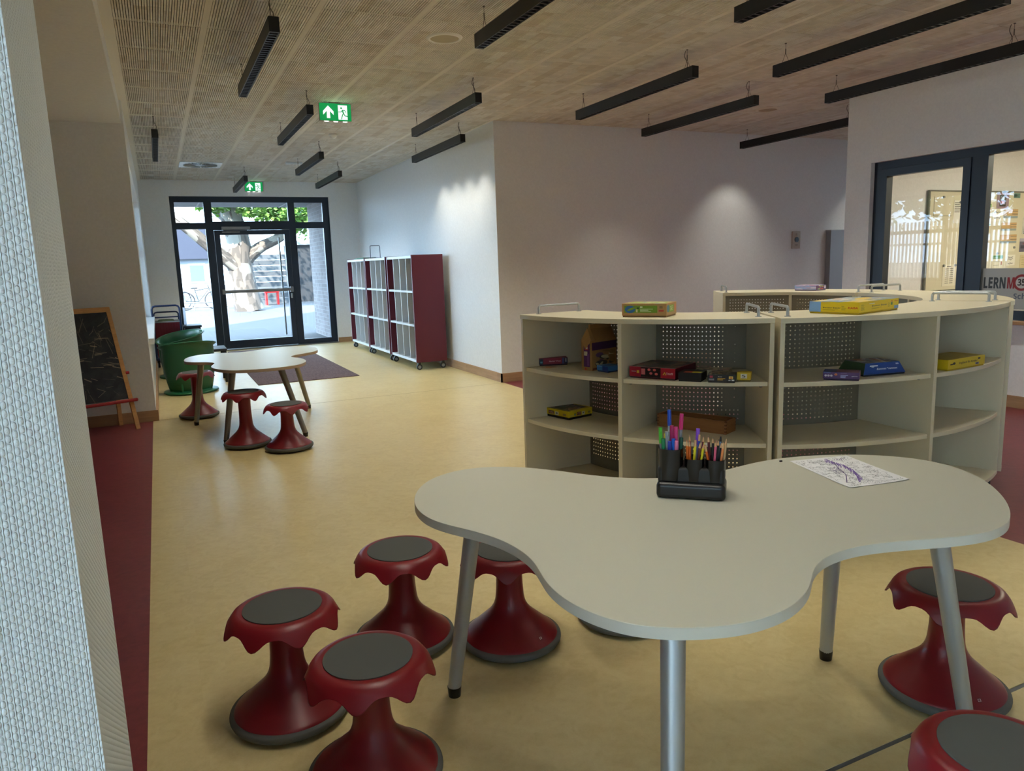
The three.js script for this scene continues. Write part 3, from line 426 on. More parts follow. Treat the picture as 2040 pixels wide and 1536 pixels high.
printedBox('game_box', 'small pink and violet game box on the rear curved shelf', [4.652, -4.46], [4.688, -4.274], 0.145, ST, 0.043, (g) => {
  fill(g, '#a7a6c8', 0, 0, 512, 512); blobs(g, 12, 0, 0, 512, 256, ['#c9a0b8', '#8f9cd0', '#d8d4e4', '#b87a9a'], 30); clip(g, 0, 256, 256, 256, () => blobs(g, 13, 0, 256, 256, 256, ['#b8a8d4', '#9ab0e0', '#d6cfe6', '#b583a8'], 22));
  fill(g, '#5c3a6a', 256, 256, 256, 256); clip(g, 300, 270, 150, 230, () => blobs(g, 15, 300, 270, 150, 230, ['#d8b24a', '#b84a50', '#7a9a6a', '#e0d0a0'], 20)); fill(g, '#cfc8dc', 462, 300, 34, 160);
}, { base: 0x6a5a80 });
printedBox('game_box', 'narrow red quiz game box on the upper left shelf', [1.993, -3.85], [2.153, -3.79], 0.12, S1, 0.045, (g) => {
  fill(g, '#8e1f36', 0, 0, 512, 512); fill(g, '#5a5060', 0, 0, 80, 256); fill(g, '#1f2c3c', 0, 290, 36, 222); fill(g, '#5f93a8', 10, 390, 20, 70); write(g, "Quizz' Plus", 88, 410, 58, '#e8c8c8', 'bold', 106); fill(g, '#3a4a80', 206, 256, 16, 256); fill(g, '#16203a', 224, 256, 32, 256); fill(g, '#c9cfe0', 236, 290, 8, 150);
}, { base: 0x3a2030 });
single('playing_card', new THREE.BoxGeometry(0.088, 0.0012, 0.06), M(0xffffff, 0.5, { map: canvasTex(128, 96, (g) => { fill(g, '#cbb89a', 0, 0, 128, 96); fill(g, '#d88a30', 34, 14, 50, 60); fill(g, '#b86020', 70, 30, 40, 26); }) }), 'small orange and white card lying before the red quiz box', 'card', [2.015, S1 + 0.0008, -3.768], -0.45);
{ // cardboard carry box with gabled top
  const A = [2.113, -3.56], C = [2.136, -3.488], th = Math.atan2(-(C[1] - A[1]), C[0] - A[0]), w = 0.078, d = 0.21, h = 0.17, t = thing('carry_box', 'tall cardboard carry box with purple print and gabled handle top', 'box', [(A[0] + C[0]) / 2 - Math.sin(th) * d / 2, S1, (A[1] + C[1]) / 2 - Math.cos(th) * d / 2], th);
  const print = M(0xffffff, 0.75, { map: canvasTex(512, 512, (g) => { fill(g, '#a67c48', 0, 0, 512, 512); fill(g, '#5a2a62', 40, 60, 110, 390); fill(g, '#c43a30', 60, 96, 60, 70); fill(g, '#e8d6c0', 70, 110, 40, 40); fill(g, '#d8cfa8', 46, 190, 60, 70); fill(g, '#7a4a80', 100, 230, 30, 200); fill(g, '#c8402a', 56, 468, 30, 36); fill(g, '#4a2850', 256, 40, 256, 130); clip(g, 270, 190, 230, 240, () => blobs(g, 31, 270, 190, 230, 240, ['#8a6a3a', '#c9b88a', '#6a4a68', '#4a4238'], 22)); fill(g, '#7a3a30', 262, 470, 70, 26); }) });
  const g = new THREE.BoxGeometry(w, h, d), uv = g.attributes.uv, n = g.attributes.normal; for (let i = 0; i < uv.count; i++) { const u = uv.getX(i), v = uv.getY(i); Math.abs(n.getX(i)) > 0.5 ? uv.setXY(i, 0.5 + u * 0.5, v) : Math.abs(n.getZ(i)) > 0.5 ? uv.setXY(i, u * 0.37, v) : uv.setXY(i, 0.02, 0.02); } g.translate(0, h / 2, 0); part('body', g, print, t);
  const s = new THREE.Shape([[-w / 2, 0], [w / 2, 0], [0.006, 0.062], [0.006, 0.085], [-0.006, 0.085], [-0.006, 0.062]].map((p) => new THREE.Vector2(...p))), e = new THREE.ExtrudeGeometry(s, { depth: d - 0.03, bevelEnabled: false }); e.translate(0, h, -d / 2 + 0.005); part('gable_top', e, M(0xa67c48, 0.8), t);
  const f = new THREE.Shape([[-w / 2 + 0.004, 0], [0, -0.05], [w / 2 - 0.004, 0], [0, 0.07]].map((p) => new THREE.Vector2(...p))), fg = new THREE.ExtrudeGeometry(f, { depth: 0.003, bevelEnabled: false }); fg.rotateX(-0.16); fg.translate(0, h, d / 2 + 0.002); part('end_flap', fg, M(0xb08650, 0.8), t);
}
printedBox('game_box', 'small blue box half hidden behind the shelf divider', [2.150, -3.462], [2.166, -3.375], 0.1, S1, 0.035, (g) => { fill(g, '#3f78b0', 0, 0, 512, 512); fill(g, '#1f3f86', 130, 256, 126, 256); fill(g, '#6f9cc4', 0, 256, 120, 60); blobs(g, 17, 0, 0, 512, 256, ['#5a90c0', '#86b0d0', '#2f5f98'], 16); }, { base: 0x223a66 });
printedBox('game_box', 'yellow children game box with black base on the middle left shelf', [2.022, -3.933], [2.083, -3.667], 0.19, S2, 0.052, (g) => {
  fill(g, '#d8bf1a', 0, 0, 512, 512); fill(g, '#2c241e', 30, 20, 440, 210); clip(g, 40, 30, 420, 190, () => blobs(g, 19, 40, 30, 420, 190, ['#7a5a3c', '#b88a60', '#4a5a50', '#8f7a8a', '#302a40'], 40, 0.12)); g.fillStyle = '#1c1a14'; g.fillRect(0, 236, 512, 16);
  for (const o of [0, 256]) { fill(g, '#4f8a9a', o + 58, 400, 16, 70); fill(g, '#2f5f3a', o + 60, 370, 12, 34); fill(g, '#6a3a2a', o + 88, 340, 46, 140); clip(g, o + 90, 344, 42, 132, () => blobs(g, 21 + o, o + 90, 344, 42, 132, ['#d8b090', '#4a3a60', '#c87a50'], 12)); fill(g, '#d9d6b8', o + 142, 350, 30, 140); fill(g, '#6a6a60', o + 150, 380, 14, 60); fill(g, '#c9b860', o + 12, 430, 36, 40); fill(g, '#9a8a50', o + 208, 380, 26, 80); }
}, { base: 0x080808, baseH: 0.014 });
printedBox('puzzle_box', 'flat red and black puzzle box on the upper right shelf of the left unit', [2.170, -3.175], [2.290, -2.95], 0.26, S1, 0.06, (g) => {
  fill(g, '#a3162c', 0, 0, 512, 512); fill(g, '#2e2622', 8, 6, 496, 244); clip(g, 10, 8, 490, 240, () => blobs(g, 23, 10, 8, 490, 240, ['#6a5a44', '#8a7a60', '#3a3430', '#7a3a34', '#4a4448'], 40, 0.14)); fill(g, '#d0b0b0', 0, 252, 512, 6);
  fill(g, '#1a0c10', 66, 262, 110, 250); g.fillStyle = '#d86a6a'; for (const [x, y] of [[112, 320], [142, 320], [122, 410], [152, 420]]) { g.beginPath(); g.ellipse(x, y, 9, 32, 0, 0, 7); g.fill(); } fill(g, '#d87878', 68, 300, 22, 150); fill(g, '#b8a8a8', 12, 370, 26, 20); fill(g, '#d8b83a', 42, 350, 14, 70); write(g, 'Trefl', 206, 420, 74, '#f0d8d0', 'bold', 38); g.strokeStyle = '#e0c040'; g.lineWidth = 5; g.beginPath(); g.moveTo(190, 430); g.lineTo(198, 370); g.lineTo(206, 430); g.closePath(); g.stroke(); fill(g, '#4a0c18', 256, 258, 256, 254);
}, { base: 0x3a1016 });
printedBox('game_box', 'plain black box with red and yellow stripe on its lid beside the puzzle box', [2.290, -2.928], [2.360, -2.836], 0.12, S1, 0.045, (g) => { fill(g, '#0c0b0c', 0, 0, 512, 512); fill(g, '#c8452a', 110, 150, 180, 90); fill(g, '#d8d018', 290, 150, 200, 90); }, { base: 0x080808 });
printedBox('game_box', 'black card game box with picture print at the front of the upper shelf', [2.377, -2.812], [2.468, -2.718], 0.10, S1, 0.04, (g) => {
  fill(g, '#100f0f', 0, 0, 512, 512); fill(g, '#4c4a40', 10, 6, 492, 240); clip(g, 10, 6, 490, 240, () => blobs(g, 27, 10, 6, 490, 240, ['#7a7666', '#b0906a', '#3a3a34', '#8f8a78'], 24, 0.12)); fill(g, '#b03a48', 20, 300, 30, 80); fill(g, '#8a8a90', 12, 410, 50, 70); write(g, 'Bano', 96, 350, 44, '#e8e0d0', 'bold', 40); lines(g, 4, 92, 390, 74, 2, 50, '#c8982e', 30); fill(g, '#e0c060', 196, 310, 40, 110); fill(g, '#d86a3a', 208, 350, 16, 50); fill(g, '#c8c8c8', 192, 450, 20, 40); fill(g, '#e8e8e8', 222, 440, 24, 50);
}, { base: 0x060606 });
printedBox('game_box', 'pale patterned flat box lying behind the black boxes', [2.44, -2.99], [2.55, -2.86], 0.13, S1, 0.035, (g) => { fill(g, '#a8a284', 0, 0, 512, 512); blobs(g, 29, 0, 0, 512, 256, ['#c9c39a', '#7a7862', '#5a4a3a', '#b89a80'], 30, 0.13); }, { base: 0x6a6450 });
printedBox('card_box', 'tiny yellow card box marked with the number 5', [2.512, -2.757], [2.556, -2.708], 0.05, S1, 0.045, (g) => { fill(g, '#d8b81e', 0, 0, 512, 512); fill(g, '#e8e4d0', 70, 310, 116, 150); write(g, '5', 92, 430, 130, '#1a1a1a', 'bold', 70); lines(g, 3, 86, 446, 90, 2, 12, '#555', 5); }, { base: 0x806a10 });
printedBox('game_box', 'small purple game box on the upper shelf of the right unit', [2.862, -2.55], [2.959, -2.421], 0.10, S1, 0.04, (g) => {
  fill(g, '#4a2a66', 0, 0, 512, 512); fill(g, '#2f3a6a', 0, 0, 180, 256); fill(g, '#7a4a66', 190, 10, 300, 220); fill(g, '#4a6aa0', 6, 270, 50, 24); g.fillStyle = '#d8d0dc'; for (const x of [20, 40, 60]) { g.beginPath(); g.ellipse(x, 400, 9, 40, 0, 0, 7); g.fill(); } g.fillStyle = '#d88a3a'; g.beginPath(); g.ellipse(92, 350, 10, 40, 0, 0, 7); g.fill(); g.fillStyle = '#a03a3a'; g.beginPath(); g.ellipse(92, 350, 5, 22, 0, 0, 7); g.fill(); lines(g, 3, 124, 290, 50, 1, 20, '#a090b8', 10); lines(g, 4, 124, 360, 54, 3, 44, '#9aa0d0', 28); g.strokeStyle = '#e0dce8'; g.lineWidth = 12; g.beginPath(); g.arc(230, 420, 26, 3.2, 5.2); g.stroke(); fill(g, '#8a5a78', 256, 256, 256, 256);
}, { base: 0x2a1640 });
printedBox('game_box', 'blue slant sided game box with dark green end on the right unit', [3.08, -2.498], [3.322, -2.451], 0.19, S1, 0.062, (g) => {
  fill(g, '#1f4896', 0, 0, 512, 512); fill(g, '#8f949c', 0, 0, 512, 256); blobs(g, 33, 0, 0, 512, 256, ['#5a6a9a', '#b08a78', '#c8ccd0', '#4a4a6a', '#a0603a'], 26, 0.13); fill(g, '#dfe6f0', 36, 310, 60, 30); fill(g, '#c8d0e0', 50, 340, 20, 20); write(g, 'Banner Tanner', 92, 420, 60, '#eef2f8', 'bold', 130); fill(g, '#c8d4e8', 226, 290, 18, 30); fill(g, '#2e4a22', 256, 256, 256, 256);
}, { base: 0x101828, taper: 0.05 });
printedBox('game_box', 'yellow language game box in the right bay of the right unit', [3.533, -2.375], [3.857, -2.397], 0.18, S1, 0.055, (g) => {
  fill(g, '#d2b81c', 0, 0, 512, 512); fill(g, '#a8942a', 20, 10, 470, 230); fill(g, '#2a2420', 14, 370, 18, 34); g.fillStyle = '#2a2420'; g.beginPath(); g.ellipse(40, 370, 9, 34, 0, 0, 7); g.fill(); write(g, 'Englisch für Kinder', 72, 404, 72, '#2a2420', 'bold', 130); fill(g, '#2a2420', 206, 300, 16, 50); fill(g, '#8a90a8', 188, 430, 26, 56); fill(g, '#2a2e40', 192, 444, 18, 30);
}, { base: 0xb89c14 });
{ // open wooden crate with finger joints
  const A = [2.415, -3.275], C = [2.584, -2.902], w = 0.40, d = 0.12, h = 0.07, th = Math.atan2(-(C[1] - A[1]), C[0] - A[0]), t = thing('wooden_crate', 'shallow open wooden crate with finger joints on the middle shelf', 'crate', [(A[0] + C[0]) / 2 - Math.sin(th) * d / 2, S2, (A[1] + C[1]) / 2 - Math.cos(th) * d / 2], th);
  const b = 0.01, mC = M(0xffffff, 0.6, { map: woodTex([158, 104, 56], 14, 12) });
  part('front_board', bx(-w / 2 + b, w / 2 - b, 0, h, d / 2 - b, d / 2), mC, t); part('rear_board', bx(-w / 2 + b, w / 2 - b, 0, h, -d / 2, -d / 2 + b), mC, t); part('end_board', bx(-w / 2, -w / 2 + b, 0, h, -d / 2 + b, d / 2 - b), mC, t); part('end_board', bx(w / 2 - b, w / 2, 0, h, -d / 2 + b, d / 2 - b), mC, t); part('floor_board', bx(-w / 2 + b, w / 2 - b, 0.004, 0.01, -d / 2 + b, d / 2 - b), mC, t);
  const dk = M(0x7a4a24, 0.7), lt = M(0xa87244, 0.6); for (const sx of [-1, 1]) for (const sz of [-1, 1]) for (let i = 0; i < 8; i++) part('finger_joint', bx(sx * (w / 2 - b), sx * (w / 2), i * h / 8, (i + 1) * h / 8 - 0.0004, sz * (d / 2 - b), sz * (d / 2)), i % 2 ? dk : lt, t);
}
// ------------------------------------------------------------------ things on the near table
{
  const P = [[1.8333, -1.7567], [2.0403, -1.7079], [1.9674, -1.4195], [1.7571, -1.4557]], g = new THREE.BufferGeometry(), n = 10, pos = [], uv = [], idx = [], cx = 1.9, cz = -1.585;
  for (let s = 0; s < 2; s++) for (let j = 0; j <= n; j++) for (let i = 0; i <= n; i++) { const u = i / n, v = j / n, a = (k) => P[0][k] * (1 - u) * (1 - v) + P[1][k] * u * (1 - v) + P[2][k] * u * v + P[3][k] * (1 - u) * v; pos.push(a(0) - cx, 0.0006 + (s ? 0 : 0.0006) + 0.0035 * Math.pow(u * v, 4) + 0.002 * Math.pow((1 - u) * v, 6), a(1) - cz); uv.push(v, u); }
  const o = (n + 1) * (n + 1); for (let j = 0; j < n; j++) for (let i = 0; i < n; i++) { const a = j * (n + 1) + i, b = a + 1, c = a + n + 1, d = c + 1; idx.push(a, c, b, b, c, d, a + o, b + o, c + o, b + o, d + o, c + o); }
  g.setAttribute('position', new THREE.Float32BufferAttribute(pos, 3)); g.setAttribute('uv', new THREE.Float32BufferAttribute(uv, 2)); g.setIndex(idx); g.computeVertexNormals();
  const m = M(0xffffff, 0.8, { side: THREE.DoubleSide, map: canvasTex(1024, 724, (c, W, Hh) => {
    fill(c, '#f1f1f3', 0, 0, W, Hh); const r = rng(91); c.strokeStyle = '#55575e'; c.lineWidth = 2.4;
    for (let i = 0; i < 330; i++) { let x = 40 + r() * (W - 80), y = 40 + r() * (Hh - 80), a = r() * 6.28; c.beginPath(); c.moveTo(x, y); const turn = (r() - 0.5) * 1.6; for (let k = 0; k < 9; k++) { a += turn + (r() - 0.5) * 0.5; x += Math.cos(a) * 13; y += Math.sin(a) * 13; x = Math.min(W - 34, Math.max(34, x)); y = Math.min(Hh - 34, Math.max(34, y)); c.lineTo(x, y); } c.stroke(); }
    c.strokeStyle = 'rgba(98,66,150,0.7)'; c.lineWidth = 9; for (let i = 0; i < 60; i++) { const t = i / 60, x = 100 + t * 760, y = 330 - Math.sin(t * 2.9) * 110 + 150 * t; c.beginPath(); c.moveTo(x - 50, y - 26 + r() * 30); c.lineTo(x + 60, y + 10 + r() * 56); c.stroke(); }
    c.lineWidth = 9; c.strokeStyle = '#3d2a66'; c.beginPath(); c.moveTo(190, 300); c.lineTo(420, 400); c.lineTo(640, 470); c.lineTo(880, 640); c.stroke(); c.lineWidth = 5; for (let i = 0; i < 14; i++) { c.beginPath(); c.moveTo(330 + r() * 220, 400 + r() * 120); c.lineTo(360 + r() * 240, 400 + r() * 150); c.stroke(); }
    c.strokeStyle = '#5a3a80'; for (let i = 0; i < 8; i++) { c.beginPath(); c.moveTo(60 + r() * 60, 90 + i * 18); c.lineTo(120 + r() * 60, 120 + i * 18); c.stroke(); }
  }) });
  const pa = single('colouring_sheet', g, m, 'sheet of doodle pattern paper partly coloured purple on the near table', 'paper', [cx, 0.72, cz]);
  single('eraser_crumb', new THREE.BoxGeometry(0.008, 0.004, 0.006), mBlackMatt, 'tiny black crumb beside the paper on the near table', 'crumb', [1.806, 0.722, -1.768]);
}
{ // organiser
  const O = [1.335, 0.72, -1.643], TH = -0.75, t = thing('pen_organiser', 'black plastic pen organiser with three pots on the near table', 'organiser', O, TH);
  const oval = (w, d, y0, y1, x, z, tw = 0.0022, slope = 0) => { // an oval pot with walls and a floor
    const N = 40, pos = [], idx = [], rows = [], add = (a, b, f) => { const r = []; for (let i = 0; i < N; i++) { const q = i / N * 6.2831853, cs = Math.cos(q), sn = Math.sin(q), e = 0.75, X = Math.sign(cs) * Math.pow(Math.abs(cs), e) * a, Z = Math.sign(sn) * Math.pow(Math.abs(sn), e) * b; r.push(pos.length / 3); pos.push(x + X, f(Z), z + Z); } rows.push(r); };
    const top = (Z) => y1 - slope * (Z / d + 0.5); add(w / 2 * 0.93, d / 2 * 0.93, () => y0); add(w / 2, d / 2, top); add(w / 2 - tw, d / 2 - tw, top); add(w / 2 * 0.93 - tw, d / 2 * 0.93 - tw, () => y0 + 0.004); add(0.0005, 0.0005, () => y0 + 0.004);
    for (let j = 0; j + 1 < rows.length; j++) for (let i = 0; i < N; i++) { const a = rows[j][i], b = rows[j][(i + 1) % N], c = rows[j + 1][i], dd = rows[j + 1][(i + 1) % N]; idx.push(a, c, b, b, c, dd); }
    const g = new THREE.BufferGeometry(); g.setAttribute('position', new THREE.Float32BufferAttribute(pos, 3)); g.setIndex(idx); g.computeVertexNormals(); return toCreasedNormals(g, 0.7);
  };
  const mG = M(0x0b0b0c, 0.22);
  part('base_tray', rb(0.192, 0.048, 0.105, 0, 0.024, 0, 0.014, 4), M(0x111113, 0.3), t); part('body', rb(0.186, 0.05, 0.09, 0, 0.066, -0.008, 0.01, 3), M(0x050505, 0.5), t);
  part('pot', oval(0.072, 0.082, 0.05, 0.142, -0.058, 0.004), mG, t); part('pot', oval(0.056, 0.066, 0.05, 0.115, 0.008, 0.008), mG, t); part('pot', oval(0.056, 0.066, 0.05, 0.115, 0.066, 0.008), mG, t);
  // pens and pencils, in the organiser's own axes: foot on the pot floor, lean, length
  const place = (name, label, category, x, z, lx, lz, group) => { const pc = x < -0.025 ? -0.058 : x < 0.04 ? 0.008 : 0.066; x = pc + (x - pc) * 0.84; z = Math.min(z, 0.034) * 0.62; lz *= 0.5; lx = lx * 0.8 + (x - pc) * 1.2; const c = Math.cos(TH), s = Math.sin(TH), o = thing(name, label, category, [O[0] + x * c + z * s, O[1] + 0.0545, O[2] - x * s + z * c], 0, group), up = new THREE.Vector3(lx * c + lz * s, 1, -lx * s + lz * c).normalize(); o.quaternion.setFromUnitVectors(new THREE.Vector3(0, 1, 0), up); return o; };
  const matOf = new Map(), col = (c, r = 0.4) => { const k = c + ':' + r; if (!matOf.has(k)) matOf.set(k, M(c, r)); return matOf.get(k); };
  function felt(x, z, lx, lz, len, cap, barrel, label) { len += 0.01; const o = place('felt_pen', label, 'pen', x, z, lx, lz, 'felt pens in the tall pot'); part('barrel', cyl(0.0042, 0.0048, len - 0.04, 0, 0, 0, 14), col(barrel), o); part('cap', [cyl(0.0056, 0.0054, 0.046, 0, len - 0.046, 0, 14), rb(0.003, 0.03, 0.003, 0, len - 0.026, 0.0062, 0.001, 1)], col(cap, 0.35), o); }
  function pencil(x, z, lx, lz, len, c, label, tip = true) { len += 0.014; const o = place('coloured_pencil', label, 'pencil', x, z, lx, lz, 'coloured pencils in the low pots'); part('shaft', cyl(0.0037, 0.0037, len - 0.018, 0, 0, 0, 6), col(c), o); if (tip) { part('sharpened_wood', cyl(0.0036, 0.0012, 0.013, 0, len - 0.018, 0, 12), col(0xd2a578, 0.7), o); part('lead', cyl(0.0012, 0.0003, 0.005, 0, len - 0.005, 0, 8), col(c, 0.5), o); } else part('end_cap', cyl(0.0037, 0.0034, 0.018, 0, len - 0.018, 0, 6), col(0xd2a578, 0.7), o); }
  felt(-0.086, 0.02, -0.02, 0.0, 0.135, 0x49b030, 0x8a8a90, 'bright green capped felt pen at the left of the tall pot');
  felt(-0.078, 0.03, -0.02, 0.05, 0.105, 0x0a7a4a, 0x9a9aa0, 'dark green capped felt pen low at the front of the tall pot');
  felt(-0.074, 0.0, 0.0, -0.02, 0.115, 0xd9c82a, 0x9a9aa0, 'yellow capped felt pen behind the dark green one');
  felt(-0.070, 0.012, 0.0, 0.0, 0.122, 0x9aa2a6, 0x8a8a90, 'grey capped felt pen in the tall pot');
  felt(-0.062, -0.012, -0.02, -0.06, 0.182, 0x1646b0, 0x9aa0a4, 'tall dark blue capped felt pen standing highest');
  felt(-0.062, 0.034, 0.02, 0.05, 0.098, 0x3a48b8, 0x9a9aa0, 'short indigo capped felt pen at the front rim');
  felt(-0.056, 0.008, 0.0, 0.0, 0.140, 0xa01e5a, 0x8a8a90, 'dark magenta capped felt pen in the middle of the tall pot');
  felt(-0.050, 0.022, 0.0, 0.02, 0.104, 0x1f6ad0, 0xb82a3a, 'sky blue capped felt pen with red barrel');
  felt(-0.049, -0.01, 0.0, 0.0, 0.132, 0xe08a80, 0x8a8a90, 'salmon capped felt pen between the magenta ones');
  felt(-0.044, 0.01, 0.0, 0.0, 0.137, 0xc8367a, 0x9a9aa0, 'magenta capped felt pen right of the salmon one');
  felt(-0.040, 0.034, 0.0, 0.04, 0.100, 0xe07aa4, 0xb0b0b4, 'light pink capped felt pen at the front rim');
  felt(-0.034, 0.0, 0.03, -0.02, 0.174, 0xc8286e, 0x7a8084, 'tall deep pink capped felt pen with grey barrel');
  felt(-0.030, 0.022, 0.03, 0.0, 0.108, 0x0f4a3c, 0x4a5a5a, 'teal black capped felt pen at the right of the tall pot');
  pencil(-0.012, 0.018, -0.03, 0.0, 0.098, 0xd86a1a, 'first orange pencil at the left of the middle pot');
  pencil(-0.005, 0.022, -0.02, 0.02, 0.098, 0xcf5f14, 'second orange pencil beside the first');
  pencil(-0.004, -0.006, -0.04, -0.05, 0.108, 0x7a3a40, 'brownish red pencil behind the orange ones');
  pencil(0.004, 0.03, 0.08, 0.05, 0.100, 0xe0d41e, 'yellow pencil standing point down in the middle pot', false);
  { const o = place('felt_pen', 'violet capped felt pen standing in the middle pot', 'pen', 0.010, 0.0, 0.06, -0.02); part('barrel', cyl(0.0042, 0.0048, 0.1, 0, 0, 0, 14), col(0x8a8a96), o); part('cap', cyl(0.0056, 0.0054, 0.046, 0, 0.096, 0, 14), col(0x7a46c0, 0.35), o); }
  pencil(0.018, 0.006, 0.03, -0.03, 0.112, 0x1f4ea8, 'blue pencil with yellow end behind the brown one', false);
  pencil(0.016, 0.030, 0.10, 0.05, 0.096, 0x5a2a1a, 'dark brown pencil in the middle pot');
  pencil(0.022, 0.032, 0.16, 0.04, 0.096, 0xd8d020, 'yellow pencil leaning right in the middle pot');
  pencil(0.028, 0.010, 0.05, -0.04, 0.110, 0x6a1a2e, 'maroon pencil at the right of the middle pot');
  pencil(0.056, 0.030, -0.24, 0.04, 0.088, 0xd8640e, 'short orange pencil leaning left in the right pot', false);
  pencil(0.050, 0.008, -0.05, -0.04, 0.110, 0x5a1420, 'wine red pencil at the back of the right pot');
  pencil(0.056, 0.012, 0.02, 0.0, 0.108, 0x1a1a1c, 'first black pencil behind the pink one');
  pencil(0.060, 0.032, 0.08, 0.05, 0.102, 0xd8607e, 'pink pencil at the front of the right pot');
  pencil(0.068, 0.022, 0.06, 0.02, 0.104, 0x1c1c20, 'second black pencil right of the pink one');
  pencil(0.074, 0.028, 0.10, 0.04, 0.099, 0x18181a, 'third black pencil before the metal pen');
  { const o = place('ballpoint_pen', 'blue grey metal pen with black tip in the right pot', 'pen', 0.072, 0.004, 0.08, -0.03); part('barrel', cyl(0.004, 0.0042, 0.108, 0, 0, 0, 14), col(0x5a7a94, 0.3), o); part('tip', cyl(0.004, 0.0022, 0.014, 0, 0.108, 0, 12), col(0x101012), o); }
  pencil(0.078, 0.034, 0.12, 0.05, 0.098, 0xd8854a, 'peach pencil at the right of the right pot');
  pencil(0.086, 0.020, 0.10, 0.02, 0.106, 0xc8a878, 'natural wood pencil at the far right of the organiser');
}
// ------------------------------------------------------------------ maroon pigeonhole shelves
{
  const xf = 3.06, xb = 3.5, W = 1.19, th = 0.03, y0 = 0.105, y1 = 1.545, d = xb - xf;
  const units = [[-9.5, 'nearest maroon pigeonhole shelf with its side panel showing'], [-10.76, 'middle maroon pigeonhole shelf'], [-11.98, 'farthest maroon pigeonhole shelf beside the entrance door']];
  for (const [z1, label] of units) {
    const t = thing('pigeonhole_shelf', `${label}, on castors`, 'shelf', [xf + d / 2, 0, z1 - W / 2], 0, 'maroon pigeonhole shelves along the wall');
    part('side_panel', rb(d, y1 - y0, th, 0, (y0 + y1) / 2, W / 2 - th / 2, 0.003, 1), mMaroon, t); part('side_panel', rb(d, y1 - y0, th, 0, (y0 + y1) / 2, -W / 2 + th / 2, 0.003, 1), mMaroon, t);
    part('top', rb(d - 0.006, 0.035, W - 2 * th, 0.001, y1 - 0.026, 0, 0.002, 1), mLightGrey, t); part('bottom', rb(d - 0.006, 0.035, W - 2 * th, 0.001, y0 + 0.02, 0, 0.002, 1), mLightGrey, t); part('back_panel', bx(d / 2 - 0.012, d / 2 - 0.004, y0, y1 - 0.01, -W / 2 + th, W / 2 - th), mGreyBack, t);
    for (const y of [1.056, 0.604]) part('shelf', rb(d - 0.02, 0.028, W - 2 * th, -0.004, y, 0, 0.002, 1), mLightGrey, t);
    for (let i = 1; i < 4; i++) for (const [a, b] of [[y0 + 0.038, 0.59], [0.618, 1.042], [1.07, y1 - 0.044]]) part('divider', bx(-d / 2 + 0.012, d / 2 - 0.014, a, b, -W / 2 + W * i / 4 - 0.008, -W / 2 + W * i / 4 + 0.008), mLightGrey, t);
    for (const sx of [-1, 1]) for (const sz of [-1, 1]) { const x = sx * (d / 2 - 0.05), z = sz * (W / 2 - 0.05), w = new THREE.CylinderGeometry(0.04, 0.04, 0.026, 24); w.rotateX(Math.PI / 2); w.translate(x, 0.04, z); const c = part('castor', w, M(0x2a2c2e, 0.5), t), hub = new THREE.CylinderGeometry(0.022, 0.022, 0.03, 20); hub.rotateX(Math.PI / 2); hub.translate(x, 0.04, z); part('hub', hub, M(0x9a9da0, 0.4), c); part('castor_fork', [rb(0.04, 0.04, 0.04, x, 0.086, z, 0.008)], M(0x33363a, 0.5), c); }
  }
  single('paper_pile', [bx(-0.12, 0.12, 0, 0.012, -0.2, 0.2), bx(-0.1, 0.13, 0.012, 0.02, -0.15, 0.16)], M(0x4f7a66, 0.7), 'flat green folders lying on the farthest maroon shelf', 'folder', [3.25, y1, -12.6], 0.1);
  const wf = thing('wire_stand', 'thin grey wire stand rising behind the maroon shelves', 'stand', [3.28, y1, -12.0]); part('wire', bent([[-0.1, 0, 0], [-0.1, 0.2, 0], [0.06, 0.2, 0], [0.06, 0, 0]], 0.006, 0.02), M(0x5f6670, 0.4), wf); part('wire_foot', rb(0.2, 0.008, 0.06, -0.02, 0.004, 0, 0.002), M(0x5f6670, 0.4), wf);
}
